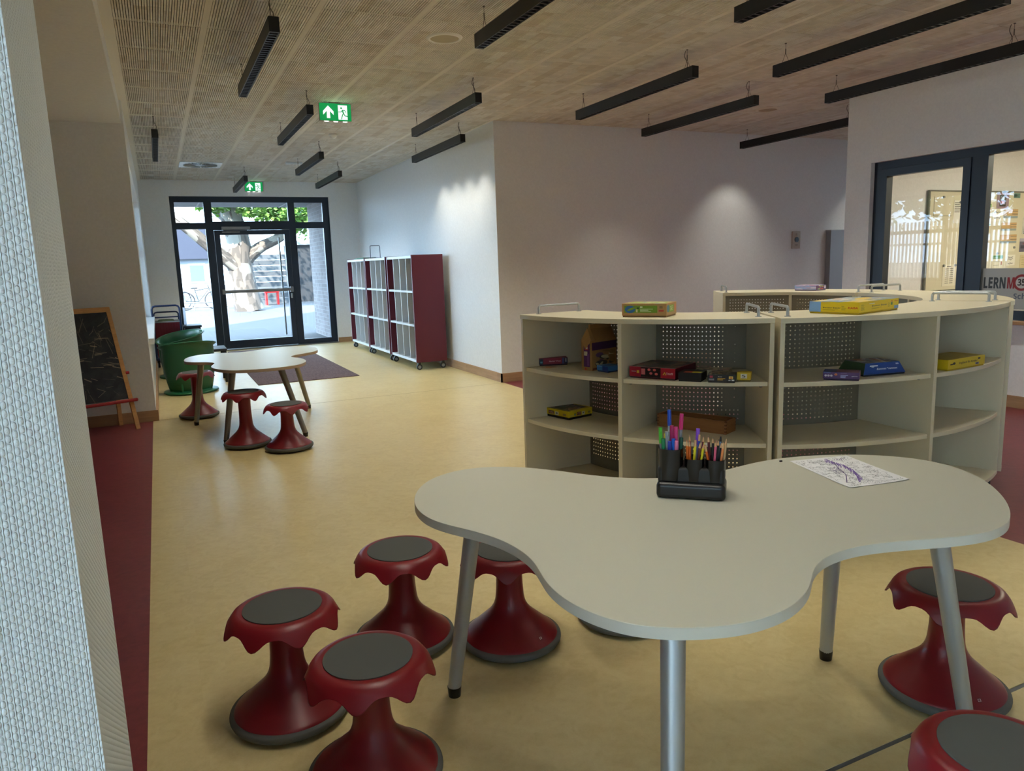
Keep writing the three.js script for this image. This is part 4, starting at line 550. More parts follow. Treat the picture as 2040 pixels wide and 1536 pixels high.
// ------------------------------------------------------------------ corridor furniture
single('door_mat', rb(1.27, 0.008, 4.4, 0, 0.004, 0, 0.003), M(0xffffff, 0.95, { map: tex(256, (u, v) => { const k = (n128(u * 128, v * 128) - 0.5) * 26; return [92 + k, 70 + k, 70 + k]; }, { repeat: 1 }) }), 'dark brown entrance mat on the yellow floor before the door', 'mat', [1.645, 0, -11.74]);
function tubChair(x, z, turn, label) {
  const t = thing('tub_chair', label, 'chair', [x, 0, z], turn, 'green plastic tub chairs'), N = 72, pos = [], idx = [], rows = [], mG = M(0x1c5a38, 0.3), mG2 = M(0x226b46, 0.3);
  const rim = (q) => 0.47 + 0.15 * Math.pow(0.5 + 0.5 * Math.cos(q), 0.7), add = (f) => { const r = []; for (let i = 0; i < N; i++) { const q = i / N * 6.2831853, [R, y] = f(q); r.push(pos.length / 3); pos.push(Math.sin(q) * R, y, Math.cos(q) * R * 0.96); } rows.push(r); };
  for (const k of [0, 0.06, 0.2, 0.4, 0.6, 0.8, 0.95]) add((q) => [0.235 + 0.05 * Math.pow(k, 0.8) + 0.02 * Math.sin(k * 3.1), 0.03 + (rim(q) - 0.03) * k]);
  add((q) => [0.315, rim(q) - 0.01]); add((q) => [0.325, rim(q)]); add((q) => [0.31, rim(q) + 0.008]); add((q) => [0.27, rim(q) - 0.004]);
  for (const k of [0.75, 0.5, 0.2, 0]) add((q) => [0.235 + 0.02 * k, 0.30 + (rim(q) - 0.32) * k]); add(() => [0.1, 0.285]); add(() => [0.001, 0.28]);
  for (let j = 0; j + 1 < rows.length; j++) for (let i = 0; i < N; i++) { const a = rows[j][i], b = rows[j][(i + 1) % N], c = rows[j + 1][i], d = rows[j + 1][(i + 1) % N]; idx.push(a, b, c, b, d, c); }
  const g = new THREE.BufferGeometry(); g.setAttribute('position', new THREE.Float32BufferAttribute(pos, 3)); g.setIndex(idx); g.computeVertexNormals(); part('shell', g, mG, t);
  part('base_flange', new THREE.LatheGeometry([[0.05, 0.0], [0.285, 0.0], [0.305, 0.012], [0.3, 0.028], [0.25, 0.036], [0.235, 0.045]].map((p) => new THREE.Vector2(...p)), 64), mG2, t);
  for (let i = 0; i < 8; i++) { const a = i / 8 * Math.PI * 2, g2 = rb(0.02, 0.17, 0.012, 0, 0.12, 0.244, 0.005); g2.rotateY(a + 0.2); part('base_rib', g2, mG2, t); }
}
tubChair(0.25, -9.56, 0.15, 'near green plastic tub chair with its back to the camera');
tubChair(0.21, -11.1, 2.2, 'far green plastic tub chair with its open seat showing');
{ const d = single('toy_doll', [rb(0.1, 0.06, 0.07, 0, 0.03, 0, 0.02, 3), new THREE.SphereGeometry(0.035, 16, 12).translate(0.06, 0.07, 0), new THREE.SphereGeometry(0.03, 16, 12).translate(-0.05, 0.07, 0.01)], M(0xffffff, 0.7, { map: canvasTex(64, 64, (g) => { fill(g, '#b07a70', 0, 0, 64, 64); blobs(g, 51, 0, 0, 64, 64, ['#d8b070', '#a04a6a', '#6a4a40', '#e0d0c0', '#8a4a90'], 16); }) }), 'small colourful soft toy lying in the far green chair', 'toy', [0.3, 0.30, -11.1]); d.scale.setScalar(1.5); }
{ // trolley
  const t = thing('utility_trolley', 'dark blue tubular trolley with red crate beside the entrance', 'trolley', [0.08, 0, -12.55]), mB = M(0x1a2c52, 0.4);
  part('handle_frame', bent([[-0.19, 0.12, 0.2], [-0.19, 0.93, 0.2], [0.19, 0.93, 0.2], [0.19, 0.12, 0.2]], 0.014, 0.06), mB, t); part('handle_frame', bent([[-0.175, 0.12, -0.2], [-0.175, 0.82, -0.2], [0.175, 0.82, -0.2], [0.175, 0.12, -0.2]], 0.012, 0.05), mB, t); part('cross_bar', bar(-0.19, 0.76, 0.2, 0.19, 0.76, 0.2, 0.01), mB, t); part('deck', rb(0.4, 0.04, 0.46, 0, 0.13, 0, 0.01), mB, t);
  for (const sx of [-1, 1]) for (const sz of [-1, 1]) { const w = new THREE.CylinderGeometry(0.055, 0.055, 0.03, 24); w.rotateZ(Math.PI / 2); w.translate(sx * 0.17, 0.055, sz * 0.17); const c = part('wheel', w, mBlackMatt, t); part('axle_fork', rb(0.05, 0.05, 0.05, sx * 0.17, 0.1, sz * 0.17, 0.008), M(0x44484e, 0.4), c); }
  const c = thing('basket', 'red ribbed crate standing on the blue trolley', 'crate', [0.08, 0.1515, -12.55]), mR = M(0x7a1426, 0.45), mS = M(0x9aa0a0, 0.4);
  part('floor_panel', rb(0.34, 0.012, 0.36, 0, 0.008, 0, 0.003), mR, c); for (const s of [-1, 1]) { part('wall_panel', rb(0.34, 0.52, 0.008, 0, 0.27, s * 0.176, 0.003), mR, c); part('wall_panel', rb(0.008, 0.52, 0.344, s * 0.166, 0.27, 0, 0.003), mR, c); for (let i = -4; i <= 4; i++) part('rib', rb(0.006, 0.5, 0.006, i * 0.037, 0.27, s * 0.183, 0.002, 1), mR, c); } part('rim', [rb(0.352, 0.02, 0.012, 0, 0.535, 0.18, 0.003), rb(0.352, 0.02, 0.012, 0, 0.535, -0.18, 0.003)], mS, c);
  single('folded_cloth', rb(0.2, 0.1, 0.2, 0, 0.05, 0, 0.03, 4), M(0x5f6a4a, 0.9), 'olive green cloth sticking out of the red crate', 'cloth', [0.07, 0.62, -12.5], 0.3);
  const k = thing('storage_box', 'black box with a flat lid beside the trolley', 'box', [0.42, 0, -12.2]); part('body', rb(0.22, 0.6, 0.34, 0, 0.3, 0, 0.01), M(0x101820, 0.5), k); part('lid', rb(0.25, 0.03, 0.38, 0.0, 0.615, 0, 0.008), M(0x16202a, 0.5), k);
  single('paper_sheet', rb(0.006, 0.26, 0.14, 0, 0.13, 0, 0.002), M(0xc8ccd4, 0.7), 'white papers leaning between trolley and black box', 'paper', [0.33, 0.632, -12.3], 0.2);
  const side = thing('side_table', 'low dark wooden table leg and top behind the far cloud table', 'table', [0.5, 0, -10.34]); part('tabletop', rb(0.46, 0.03, 0.46, 0, 0.42, 0, 0.006), M(0x2c2a2c, 0.5), side); for (const sx of [-1, 1]) for (const sz of [-1, 1]) part('leg', bar(sx * 0.2, 0, sz * 0.2, sx * 0.2, 0.41, sz * 0.2, 0.024), M(0x2a2626, 0.5), side);
}
{ // easel
  const t = thing('chalkboard_easel', 'wooden easel with scribbled black chalkboard and red tray', 'easel', [-0.56, 0, -7.42], 0.36), lean = 0.16, w0 = 0.29, w1 = 0.205, h = 1.12;
  const up = (k) => [k * h, -k * h * Math.tan(lean)], rail = (sx) => { const [y1, z1] = up(1); const g = new THREE.BoxGeometry(0.036, Math.hypot(h, z1, w0 - w1), 0.022), d = new THREE.Vector3(sx * (w1 - w0), y1, z1).normalize(); g.applyQuaternion(new THREE.Quaternion().setFromUnitVectors(new THREE.Vector3(0, 1, 0), d)); g.translate(sx * (w0 + w1) / 2, y1 / 2, z1 / 2); return metres(g, 3); };
  part('leg', rail(1), mPine, t); part('leg', rail(-1), mPine, t);
  const tilt = (g) => { g.rotateX(-lean); return g; }, L = h / Math.cos(lean);
  part('top_rail', tilt(metres(new THREE.BoxGeometry(w1 * 2 + 0.03, 0.045, 0.024).translate(0, L - 0.02, 0), 3)), mPine, t);
  const k = (y) => w0 + (w1 - w0) * y / L - 0.016, s = new THREE.Shape([[-k(0.29), 0.29], [k(0.29), 0.29], [k(L - 0.04), L - 0.04], [-k(L - 0.04), L - 0.04]].map((p) => new THREE.Vector2(...p))), bg = new THREE.ExtrudeGeometry(s, { depth: 0.008, bevelEnabled: false }), uv = bg.attributes.uv, p = bg.attributes.position; for (let i = 0; i < uv.count; i++) uv.setXY(i, p.getX(i) / 0.6 + 0.5, (p.getY(i) - 0.29) / 0.85); bg.translate(0, 0, -0.002);
  part('chalkboard', tilt(bg), M(0xffffff, 0.75, { map: canvasTex(512, 768, (g, W, Hh) => { fill(g, '#272e39', 0, 0, W, Hh); const r = rng(61); for (let i = 0; i < 260; i++) { g.fillStyle = `rgba(120,120,118,${0.02 + r() * 0.05})`; g.beginPath(); g.ellipse(r() * W, r() * Hh, 20 + r() * 70, 8 + r() * 30, r() * 3, 0, 7); g.fill(); } g.lineCap = 'round'; for (let i = 0; i < 70; i++) { const x = 60 + r() * 380, y = 60 + r() * 640, big = y > 300 && y < 600, a = big ? 0.25 + (r() - 0.5) * 0.7 : r() * 3.1, l = 30 + r() * 110; g.strokeStyle = `rgba(196,178,150,${0.25 + r() * (big ? 0.65 : 0.35)})`; g.lineWidth = 2.5 + r() * (big ? 5 : 3); g.beginPath(); g.moveTo(x, y); g.lineTo(x + Math.cos(a) * l, y + Math.sin(a) * l); g.stroke(); } }) }), t);
  const tray = tilt(new RoundedBoxGeometry(w0 * 2 + 0.05, 0.03, 0.075, 3, 0.012).translate(0, 0.27, 0.03)); part('tray', tray, M(0xa8242a, 0.4), t);
  const kn = new THREE.CylinderGeometry(0.014, 0.014, 0.03, 16); kn.rotateZ(Math.PI / 2); kn.translate(w0 - 0.012, 0.52, -0.08); part('knob', kn, M(0xb82430, 0.4), t);
  for (const sx of [-1, 1]) { const g = new THREE.BoxGeometry(0.034, 1.12, 0.022), d = new THREE.Vector3(-sx * 0.06, 1.08, 0.14).normalize(); g.applyQuaternion(new THREE.Quaternion().setFromUnitVectors(new THREE.Vector3(0, 1, 0), d)); g.translate(sx * 0.22, 0.545, -0.255); part('rear_leg', metres(g, 3), mPine, t); }
}
{ // intercom and cabinet
  const t = thing('wall_intercom', 'beige wall intercom with dark lens on the pale wall', 'intercom', [8.23, 1.583, ZC]); part('plate', rb(0.15, 0.24, 0.02, 0, 0, 0.01, 0.004), M(0xb7a894, 0.45), t); const l = new THREE.CylinderGeometry(0.036, 0.036, 0.012, 24); l.rotateX(Math.PI / 2); l.translate(0, 0.005, 0.024); part('lens', l, mBlack, t); part('speaker_slot', rb(0.05, 0.008, 0.004, 0, -0.07, 0.021, 0.001, 1), M(0x4a4238, 0.6), t); part('call_button', rb(0.03, 0.03, 0.006, 0, 0.075, 0.021, 0.003), M(0x9a8d7c, 0.5), t);
  const c = thing('tall_cabinet', 'plain pale grey cabinet beyond the office wall corner', 'cabinet', [9.22, 0, -7.85]); part('body', rb(0.8, 1.7, 0.09, 0, 0.85, 0, 0.004), M(0x9aa0a6, 0.45), c); part('top', rb(0.81, 0.014, 0.098, 0, 1.707, 0, 0.003), M(0xaeb2b4, 0.45), c);
}
// ------------------------------------------------------------------ office seen through the window
{
  const zb = -5.526, b = thing('pin_board', 'cream magnetic pin board on the office wall', 'board', [8.85, 1.48, zb]);
  part('panel', bx(-1.15, 1.15, -0.55, 0.54, 0.002, 0.014), M(0xdcd6ba, 0.5), b); part('rim', [bx(-1.16, -1.14, -0.55, 0.54, 0, 0.022), bx(1.14, 1.16, -0.55, 0.54, 0, 0.022), bx(-1.16, 1.16, 0.535, 0.55, 0, 0.022), bx(-1.16, 1.16, -0.56, -0.545, 0, 0.022)], M(0x6e6f66, 0.4), b);
  const sheet = (name, label, x0, x1, y0, y1, draw, z = 0) => { const g = new THREE.BoxGeometry(x1 - x0, y1 - y0, 0.002), m = M(0xffffff, 0.75, { map: canvasTex(128, 128, draw) }); single(name, g, m, label, 'paper', [(x0 + x1) / 2, (y0 + y1) / 2, zb + 0.0158 + z], 0, 'papers pinned to the office board'); };
  const paper = '#e9e5cc', txt = (g, n = 6, c = '#9a9880') => lines(g, 5 + n, 14, 24, 90, n, 96 / n, c, 4);
  sheet('photo_print', 'pink framed photo pinned at the board top', 8.875, 9.10, 1.832, 2.02, (g) => { fill(g, '#a08894', 0, 0, 128, 128); fill(g, '#3a3438', 30, 24, 66, 88); fill(g, '#7a7078', 36, 34, 54, 66); fill(g, '#b86070', 40, 70, 40, 20); fill(g, '#e8c8c8', 60, 78, 10, 10); fill(g, '#c8d0d0', 54, 40, 26, 22); });
  sheet('sticker', 'small dark green sticker at the board top right', 9.19, 9.31, 1.955, 2.008, (g) => { fill(g, '#6a8c80', 0, 0, 128, 128); g.fillStyle = '#2f4f48'; g.beginPath(); g.arc(30, 64, 40, 0, 7); g.fill(); lines(g, 2, 64, 30, 56, 4, 22, '#3f5f56', 8); });
  sheet('handwritten_note', 'cream handwritten note left of the top timetable', 8.81, 9.01, 1.69, 1.826, (g) => { fill(g, paper, 0, 0, 128, 128); g.strokeStyle = '#4a4858'; g.lineWidth = 4; const r = rng(3); for (const y of [36, 92]) { g.beginPath(); g.moveTo(24, y); for (let i = 0; i < 12; i++) g.lineTo(24 + i * 7, y + (r() - 0.5) * 22); g.stroke(); } });
  const cal = (g) => { fill(g, '#d8b884', 0, 0, 128, 128); fill(g, '#c89a58', 0, 0, 128, 10); g.strokeStyle = '#b8945c'; for (let i = 0; i < 12; i++) { g.beginPath(); g.moveTo(i * 11, 0); g.lineTo(i * 11, 128); g.stroke(); } fill(g, '#6a5a48', 80, 22, 48, 8); fill(g, '#4a4640', 76, 66, 52, 8); fill(g, '#9aa6a2', 0, 94, 128, 34); };
  sheet('timetable', 'topmost orange and grey timetable on the board', 9.02, 9.29, 1.722, 1.824, cal); sheet('timetable', 'middle orange and grey timetable on the board', 8.995, 9.28, 1.578, 1.67, cal); sheet('timetable', 'lowest orange and grey timetable on the board', 8.99, 9.30, 1.433, 1.531, cal);
  sheet('paper_sheet', 'curled blank paper below the timetables', 8.99, 9.28, 1.335, 1.42, (g) => { fill(g, '#ebe6cc', 0, 0, 128, 128); });
  sheet('document', 'document with bright green heading at the left of the right pane', 8.59, 8.80, 1.684, 1.945, (g) => { fill(g, paper, 0, 0, 128, 128); fill(g, '#7fb04a', 10, 30, 108, 18); txt(g, 3); }); sheet('document', 'document with thin green line below the first', 8.60, 8.785, 1.55, 1.668, (g) => { fill(g, paper, 0, 0, 128, 128); fill(g, '#4f9a4a', 0, 10, 128, 18); });
  sheet('document', 'document with orange print low on the left', 8.60, 8.80, 1.33, 1.508, (g) => { fill(g, paper, 0, 0, 128, 128); txt(g, 4, '#b8a898'); fill(g, '#c89a78', 40, 60, 50, 22); }); sheet('document', 'lowest faint document on the left', 8.60, 8.80, 1.16, 1.31, (g) => { fill(g, paper, 0, 0, 128, 128); txt(g, 5, '#c0bca4'); });
  sheet('document', 'document with dark green banner above the office chair', 8.87, 9.08, 1.13, 1.302, (g) => { fill(g, paper, 0, 0, 128, 128); fill(g, '#5f9a5a', 8, 6, 112, 30); txt(g, 3, '#b8b4a0'); fill(g, '#b0503a', 100, 60, 10, 30); }); sheet('handwritten_note', 'small white handwritten note above the office chair', 9.14, 9.30, 1.17, 1.295, (g) => { fill(g, '#f2efdf', 0, 0, 128, 128); g.strokeStyle = '#4a4a4e'; g.lineWidth = 5; const r = rng(8); for (const y of [30, 54, 104]) { g.beginPath(); g.moveTo(24, y); for (let i = 0; i < 10; i++) g.lineTo(24 + i * 8, y + (r() - 0.5) * 22); g.stroke(); } });
  sheet('timetable', 'dark blue timetable at the right edge of the board', 9.40, 9.62, 1.535, 1.738, (g) => { fill(g, '#d8d8cc', 0, 0, 128, 128); lines(g, 4, 14, 12, 110, 8, 15, '#3f4f60', 9); }); sheet('photo_print', 'dark landscape photo at the right edge of the board', 9.37, 9.62, 1.325, 1.484, (g) => { fill(g, '#6a6878', 0, 0, 128, 128); fill(g, '#b8b4c0', 0, 0, 128, 30); fill(g, '#7a4a50', 30, 40, 98, 18); fill(g, '#3a3c4a', 10, 66, 110, 30); }); sheet('document', 'tan leaflet low at the right edge of the board', 9.40, 9.62, 1.135, 1.288, (g) => { fill(g, '#d8c898', 0, 0, 128, 128); txt(g, 4, '#b0a070'); });
  sheet('document', 'large faint sheet at the top of the left pane', 7.78, 8.085, 1.75, 1.96, (g) => { fill(g, '#dfd9bf', 0, 0, 128, 128); fill(g, '#a8a48c', 0, 124, 128, 4); fill(g, '#a8a48c', 0, 0, 3, 128); }); sheet('document', 'white list sheet at the right of the left pane', 8.12, 8.30, 1.67, 1.922, (g) => { fill(g, '#eceadf', 0, 0, 128, 128); lines(g, 6, 8, 12, 110, 6, 10, '#6a6a62', 4); }); sheet('document', 'large curled sheet in the middle of the left pane', 7.72, 7.98, 1.35, 1.652, (g) => { fill(g, '#e4dfc6', 0, 0, 128, 128); }); sheet('document', 'list sheet with rows low in the left pane', 7.99, 8.22, 0.975, 1.215, (g) => { fill(g, '#e9e5cf', 0, 0, 128, 128); for (let i = 0; i < 8; i++) { fill(g, '#77756a', 26, 24 + i * 12, 34, 4); fill(g, '#77756a', 68, 24 + i * 12, 34, 4); } fill(g, '#55534a', 40, 10, 40, 4); });
  for (const [x, y, l] of [[7.93, 1.955, 'on the large faint sheet'], [8.22, 1.9, 'on the white list sheet'], [8.0, 1.205, 'at the left of the row list'], [8.2, 1.205, 'at the right of the row list'], [9.26, 1.38, 'on the curled blank paper'], [8.99, 2.02, 'above the pink framed photo'], [8.95, 1.318, 'below the curled blank paper']]) { const g = new THREE.CylinderGeometry(0.012, 0.015, 0.014, 16); g.rotateX(Math.PI / 2); single('magnet', g, M(y > 2 ? 0x2a2a2e : 0x8f9290, 0.4), `round magnet ${l}`, 'magnet', [x, y, zb + 0.025], 0, 'magnets on the office board'); }
  const ch = thing('office_chair', 'dark office chair backrest behind the window sign', 'chair', [9.0, 0, -5.0], 0.2); part('backrest', rb(0.42, 0.5, 0.06, 0, 0.93, 0, 0.028, 5), M(0x24242a, 0.7), ch); part('spine', bar(0, 0.45, -0.06, 0, 0.9, -0.05, 0.02), mBlack, ch); part('seat', rb(0.46, 0.07, 0.44, 0, 0.46, 0.2, 0.03, 4), M(0x24242a, 0.8), ch); part('gas_column', cyl(0.025, 0.025, 0.36, 0, 0.07, 0.2), mBlack, ch); for (let i = 0; i < 5; i++) { const a = i / 5 * 6.283; part('foot', bar(0, 0.09, 0.2, Math.cos(a) * 0.28, 0.045, 0.2 + Math.sin(a) * 0.28, 0.02, 0.014), mBlack, ch); part('wheel', new THREE.SphereGeometry(0.025, 12, 8).translate(Math.cos(a) * 0.28, 0.025, 0.2 + Math.sin(a) * 0.28), mBlack, ch); }
  // ceiling light of the office
  const l = thing('office_ceiling_light', 'square white ceiling light inside the office', 'light', [8.6, 2.745, -3.2]); part('frame', rb(1.24, 0.03, 0.64, 0, -0.012, 0, 0.005), M(0xe8e8e6, 0.5), l); const LC = new THREE.Color().setRGB(1, 0.97, 0.76); part('diffuser', bx(-0.59, 0.59, -0.03, -0.0275, -0.29, 0.29), M(0xffffff, 0.6, { emissive: LC, emissiveIntensity: 2 }), l); const a = new THREE.RectAreaLight(LC, 22, 1.18, 0.58); a.name = 'office_light'; a.position.set(0, -0.034, 0); a.rotation.x = -Math.PI / 2; l.add(a);
  // film sign on the fixed pane
  const sg = new THREE.PlaneGeometry(1.3, 0.36); sg.rotateY(-Math.PI / 2);
  single('window_sign', sg, M(0xffffff, 0.6, { side: THREE.DoubleSide, map: canvasTex(1024, 284, (g, W, Hh) => {
    fill(g, '#a9adac', 0, 0, W, Hh); g.save(); g.scale(0.62, 1); write(g, 'LERN', 6, 138, 104, '#3a4248', '900'); const w = g.measureText('LERN').width; write(g, 'M', 8 + w, 138, 104, '#8a2a32', '900'); const x = 8 + w + g.measureText('M').width; g.restore();
    const cx = x * 0.62 + 42; g.fillStyle = '#8a2a32'; g.beginPath(); g.arc(cx, 98, 56, 0, 7); g.fill(); g.fillStyle = '#c4c4c2'; g.beginPath(); g.arc(cx, 98, 40, 0, 7); g.fill(); g.save(); g.translate(cx, 0); g.scale(0.8, 1); write(g, '35', -34, 118, 60, '#3a3034', '900'); g.restore(); write(g, 'Schule', cx - 50, 210, 52, '#5a6476', 'bold');
  }) }), 'silver film sign with dark lettering and a red ring on the office window', 'sign', [6.764, 1.027, -4.275 + 0.65]);
}
// ------------------------------------------------------------------ outside
{
  const paving = tex(256, (u, v) => { const bw = u * 8, row = Math.floor(v * 16), fx = (bw + (row % 2) * 0.5) % 1, fy = (v * 16) % 1, joint = fx < 0.05 || fy < 0.09, k = rng(row * 57 + Math.floor(bw + (row % 2) * 0.5) * 13 + 1)() * 16 - 8 + (n128(u * 128, v * 128) - 0.5) * 18; return joint ? [36, 36, 36] : [50 + k * 0.6, 50 + k * 0.6, 50 + k * 0.6]; }, { repeat: 0.6 });
  const gr = struct('ground', 'paved yard outside the entrance', 'ground'); part('paving', bx(-60, 60, -0.25, -0.012, -90, 40), M(0xffffff, 0.9, { map: paving }), gr); part('added_bounce_slab', bx(-11, -2.8, -0.05, -0.004, -7, 4.2), M(0xc4c0b8, 0.9), gr);  // pale slab is added, out of view, to bounce light into the side window
  const mPlaster = M(0xcfcac0, 0.9), up = struct('building_upper', 'upper storeys of this building above the rooms', 'building');
  part('upper_storeys', [bx(-1.5, 20, 3.3, 14.5, -17.4, 4.3)], mPlaster, up); part('soffit', [bx(-2.3, -0.43, 2.78, 3.3, -14.55, -8.1), bx(-1.5, -0.43, 2.78, 3.3, -17.4, -14.55), bx(-0.43, 12, 2.78, 3.3, -17.4, -14.55)], M(0x9a9c9e, 0.85), up);  // first soffit strip is an added overhang, deepened to block sun from the corridor window
  for (const x of [0.9, 2.6, 4.3]) part('soffit_joint', bx(x, x + 0.03, 2.774, 2.78, -17.4, -14.6), M(0xc8c8c8, 0.8), up);
  part('vestibule_roof', bx(-3.2, -1.5, 3.02, 3.4, -8.1, 4.2), mPlaster, up); part('added_sun_blocker', bx(-18, -2.8, 0, 16, 4.2, 14), mPlaster, up);  // the tall side mass is added, unseen, to keep sun off window and yard
  const brick = tex(256, (u, v) => { const row = Math.floor(v * 16), fx = (u * 8 + (row % 2) * 0.5) % 1, fy = (v * 16) % 1, k = rng(row * 31 + Math.floor(u * 8 + (row % 2) * 0.5) * 7 + 2)() * 50 - 25; return fx < 0.05 || fy < 0.12 ? [136, 134, 132] : [118 + k * 0.35, 110 + k * 0.35, 107 + k * 0.35]; }, { repeat: 0.8 });
  part('brick_wall', bx(3.12, 3.5, -0.1, 2.78, -16.85, -14.55), M(0xffffff, 0.9, { map: brick }), up); part('concrete_column', bx(3.26, 3.5, -0.1, 2.78, -17.2, -16.85), M(0x74777a, 0.8), up);
}
{ // trees: trunk and limbs as tapered tubes with mottled bark, leaves as one crown of small blades
  const bark = tex(256, (u, v) => { const a = n32(u * 12, v * 12), b = n64(u * 30, v * 30); return a > 0.58 ? [122, 120, 112] : b > 0.5 ? [84, 78, 72] : [64, 60, 56]; }, { repeat: 1 }), mBark = M(0xffffff, 0.9, { map: bark });
  const limb = (pts, r0, r1) => { const c = new THREE.CatmullRomCurve3(pts.map((p) => new THREE.Vector3(...p))), n = 16, g = new THREE.TubeGeometry(c, n, 1, 14), p = g.attributes.position; for (let i = 0; i <= n; i++) { const o = c.getPointAt(i / n), r = r0 + (r1 - r0) * Math.pow(i / n, 0.7); for (let j = 0; j <= 14; j++) { const q = i * 15 + j, v = new THREE.Vector3().fromBufferAttribute(p, q).sub(o).multiplyScalar(r * (0.93 + 0.14 * n32(j * 0.7, i * 0.6))).add(o); p.setXYZ(q, v.x, v.y, v.z); } } g.computeVertexNormals(); return g; };
  const crown = (seed, blobsAt, per, s) => { const r = rng(seed), pos = [], q = new THREE.Quaternion(), e = new THREE.Euler(), base = [[-1, 0, 0], [0, 0.25, -0.7], [1, 0, 0], [0, -0.1, 0.7]]; for (const [bx_, by, bz, br] of blobsAt) for (let i = 0; i < per; i++) { const a = r() * 6.283, z = r() * 2 - 1, k = br * Math.cbrt(0.15 + 0.85 * r()), h = Math.sqrt(1 - z * z), x = bx_ + Math.cos(a) * h * k, y = by + z * k * 0.75, zz = bz + Math.sin(a) * h * k; q.setFromEuler(e.set(r() * 1.6 - 0.8, r() * 6.28, r() * 1.6 - 0.8)); const v = base.map((p) => new THREE.Vector3(...p).multiplyScalar(s * (0.6 + r() * 0.8)).applyQuaternion(q).add(new THREE.Vector3(x, y, zz))); for (const o of [[0, 1, 2], [0, 2, 3]]) for (const w of o) pos.push(v[w].x, v[w].y, v[w].z); } const g = new THREE.BufferGeometry(); g.setAttribute('position', new THREE.Float32BufferAttribute(pos, 3)); g.computeVertexNormals(); return g; };
  const mLeaf = new THREE.MeshPhysicalMaterial({ color: 0x4f7a1c, roughness: 0.9, transmission: 0.35, thickness: 0, side: THREE.DoubleSide }), mLeaf2 = new THREE.MeshPhysicalMaterial({ color: 0x38601e, roughness: 0.9, transmission: 0.3, thickness: 0, side: THREE.DoubleSide });
  const T = thing('plane_tree', 'big mottled plane tree standing behind the entrance door', 'tree', [2.9, -0.012, -28.5]);
  part('trunk', limb([[0.05, 0, 0], [-0.05, 0.6, 0], [-0.15, 1.4, 0], [-0.1, 2.3, 0], [-0.3, 3.4, 0.1], [-0.5, 6, 0.2]], 0.52, 0.3), mBark, T); part('limb', limb([[-0.2, 1.5, 0.1], [-1.1, 2.3, 0.5], [-2.2, 3.3, 0.9], [-3.6, 4.5, 1.2]], 0.26, 0.14), mBark, T); part('limb', limb([[-0.05, 1.7, 0], [0.5, 2.2, 0.1], [1.3, 2.6, 0.2], [2.6, 3.6, 0.3]], 0.26, 0.12), mBark, T); part('limb', limb([[-0.2, 3, 0], [-1.2, 4.2, -0.4], [-1.6, 6, -0.6]], 0.2, 0.1), mBark, T);
  part('crown', crown(71, [[-0.4, 4.3, 0, 1.4], [1.0, 4.2, 0.3, 1.4], [2.4, 4.0, 0.5, 1.4], [3.4, 4.4, 0, 1.3], [1.8, 3.2, 0.9, 0.7], [2.8, 3.1, 0.8, 0.6], [-0.6, 6.2, 0, 2.4], [2, 6.4, 0, 2.6], [0.6, 3.7, 1.0, 0.8], [3.6, 3.5, 1.0, 0.9], [1.2, 3.6, 1.2, 0.8], [-0.9, 3.9, 1.0, 0.7], [4.4, 3.8, 0.8, 1.2]], 620, 0.1), mLeaf, T);
  const tree = (x, z, h, s, seed, label) => { const t = thing('garden_tree', label, 'tree', [x, -0.012, z]); part('trunk', limb([[0, 0, 0], [0.1, h * 0.3, 0], [0, h * 0.6, 0.1]], 0.22, 0.1), mBark, t); part('crown', crown(seed, [[0, h * 0.62, 0, s], [s * 0.7, h * 0.55, 0.3, s * 0.7], [-s * 0.6, h * 0.5, -0.4, s * 0.75], [0.2, h * 0.85, 0, s * 0.7]], 420, 0.13), mLeaf2, t); };
  tree(10.5, -42, 6.5, 2.6, 81, 'leafy green tree right of the plane tree, behind the dark wall'); tree(-6.5, -13.5, 6.0, 2.2, 82, 'leafy tree outside the corridor window mirrored in the office pane'); tree(-9.5, -19.5, 6.5, 2.4, 83, 'second leafy tree farther along outside the corridor window'); tree(-12, 1, 7, 2.6, 84, 'tree outside the window beside the camera');
}
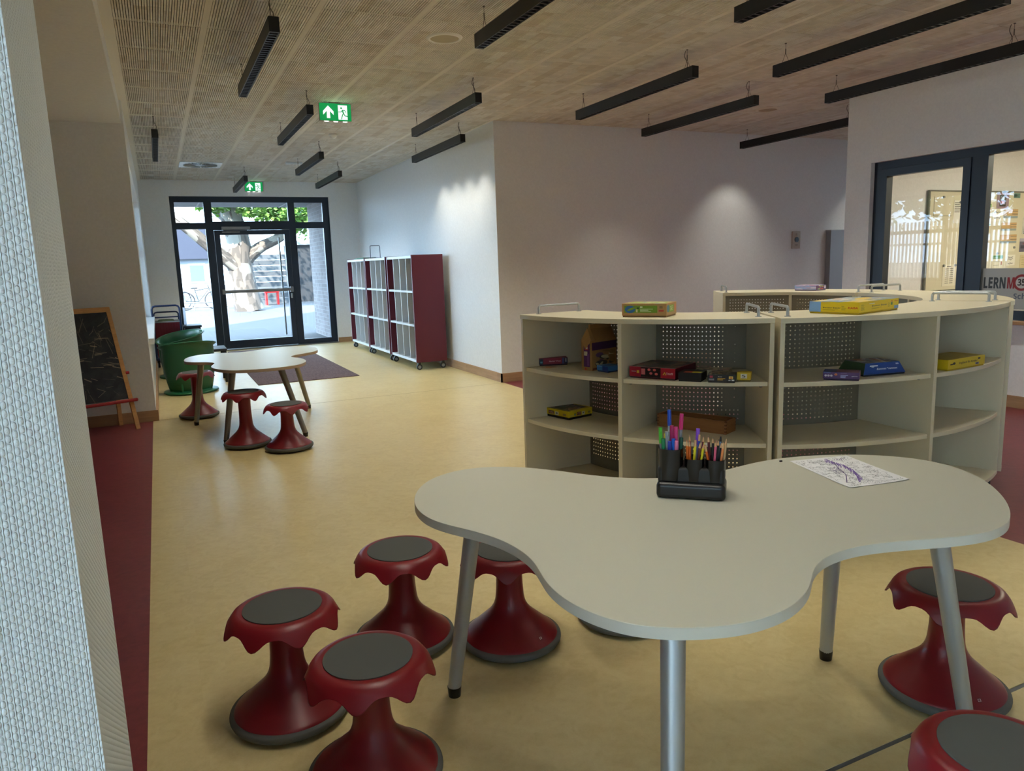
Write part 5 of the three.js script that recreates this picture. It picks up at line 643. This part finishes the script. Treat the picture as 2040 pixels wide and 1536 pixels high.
{ // yard furniture
  const f = thing('picket_fence', 'pale upright picket fence outside the corridor window', 'fence', [-4.4, -0.012, -12.5]); const mF = M(0xdfe2e2, 0.7), picket = bx(-0.015, 0.015, 0.1, 2.1, 0, 0.045); for (let i = 0; i < 92; i++) part('picket', picket, mF, f).position.z = -5 + i * 0.11; part('rail', [bx(-0.04, -0.015, 0.4, 0.46, -5, 5.1), bx(-0.04, -0.015, 1.5, 1.56, -5, 5.1)], mF, f);
  const w = thing('plank_wall', 'grey board wall behind the plane tree', 'wall', [4.9, -0.012, -34]); for (let i = 0; i < 9; i++) part('board', bx(-1.6, 0.4, i * 0.235, i * 0.235 + 0.225, 0, 0.04), M(i % 2 ? 0x32373b : 0x3d4347, 0.8), w);  // board tones are darkened to stand in for tree shade
  const sh = thing('dark_shed', 'dark shed with flat roof at the right behind the glass', 'shed', [7.2, -0.012, -34.2]); part('wall_panel', bx(-1.7, 3, 0, 2.5, -2, 0), M(0x14191e, 0.7), sh); part('roof_edge', bx(-1.8, 3.1, 2.5, 2.68, -2.1, 0.15), M(0x70767a, 0.7), sh);  // wall tone is darkened too, in place of the tree shade
  const h = thing('distant_house', 'distant house with dark roof left of the plane tree', 'house', [-0.5, -0.012, -52]); part('wall', bx(-5, 4.2, 0, 2.4, -6, 0), M(0x70767c, 0.8), h); const s = new THREE.Shape([[-5.4, 0], [4.6, 0], [3.6, 2.0], [-4.4, 2.0]].map((p) => new THREE.Vector2(...p))), rg = new THREE.ExtrudeGeometry(s, { depth: 6.6, bevelEnabled: false }); rg.translate(0, 2.3, -6.3); part('roof', rg, M(0x1c2434, 0.8), h); for (const x of [-3.6, -1.6, 0.4, 2.4]) { const wn = part('window', bx(x, x + 1.0, 0.8, 2.0, 0, 0.04), M(0xe8ecee, 0.6), h); part('pane', bx(x + 0.08, x + 0.92, 0.88, 1.92, 0.03, 0.05), M(0x4a5f80, 0.2), wn); }
  const b = thing('red_bench', 'small red bench standing beside the plane tree', 'bench', [4.3, -0.012, -32.5]), mRd = M(0xb01210, 0.5); part('seat', bx(-0.28, 0.28, 0.5, 0.58, -0.2, 0.2), mRd, b); for (const x of [-0.26, 0.2]) part('leg', bx(x, x + 0.06, 0, 0.5, -0.18, 0.18), mRd, b);
  const bike = (x, z, turn, c, label) => { const t = thing('bicycle', label, 'bicycle', [x, -0.012, z], turn, 'bicycles parked outside the door'), mT = M(0x1c1e22, 0.6), mB = M(c, 0.4); for (const s of [-0.52, 0.52]) { const wh = part('wheel', new THREE.TorusGeometry(0.33, 0.02, 8, 36).translate(s, 0.35, 0), mT, t), sp = []; for (let i = 0; i < 8; i++) { const a = i / 8 * Math.PI; sp.push(bar(s + Math.cos(a) * 0.32, 0.35 + Math.sin(a) * 0.32, 0, s - Math.cos(a) * 0.32, 0.35 - Math.sin(a) * 0.32, 0, 0.004, 0.004, 5)); } part('spokes', sp, mGreyMetal, wh); } part('frame', [bar(-0.52, 0.35, 0, -0.05, 0.32, 0, 0.014), bar(-0.05, 0.32, 0, -0.16, 0.8, 0, 0.016), bar(-0.05, 0.32, 0, 0.36, 0.78, 0, 0.018), bar(-0.14, 0.74, 0, 0.36, 0.82, 0, 0.016), bar(-0.52, 0.35, 0, -0.14, 0.72, 0, 0.012), bar(0.52, 0.35, 0, 0.34, 0.95, 0, 0.015)], mB, t); part('saddle', rb(0.24, 0.05, 0.13, -0.18, 0.84, 0, 0.02, 3), mT, t); part('handlebar', bent([[0.28, 0.98, -0.28], [0.34, 0.98, -0.1], [0.34, 0.98, 0.1], [0.28, 0.98, 0.28]], 0.012, 0.05), mT, t); };
  bike(-0.6, -31.4, 0.3, 0x2a4a6a, 'leftmost parked bicycle with blue frame'); bike(0.6, -32.4, 0.8, 0x5a6a74, 'grey bicycle between the other parked ones'); bike(1.45, -31.4, 0.2, 0x30383c, 'dark bicycle nearest the plane tree');
  const rk = thing('bicycle_rack', 'low metal rail in front of the parked bicycles', 'rack', [1.2, -0.012, -30.6]); part('rail', [bar(-1.2, 0.3, 0, 1.2, 0.3, 0, 0.02), bar(-1.2, 0.12, 0, 1.2, 0.12, 0, 0.02)], mGreyMetal, rk); for (const x of [-1.2, 0, 1.2]) part('post', bar(x, 0, 0, x, 0.34, 0, 0.022), mGreyMetal, rk);
}
renderer.render(scene, camera);
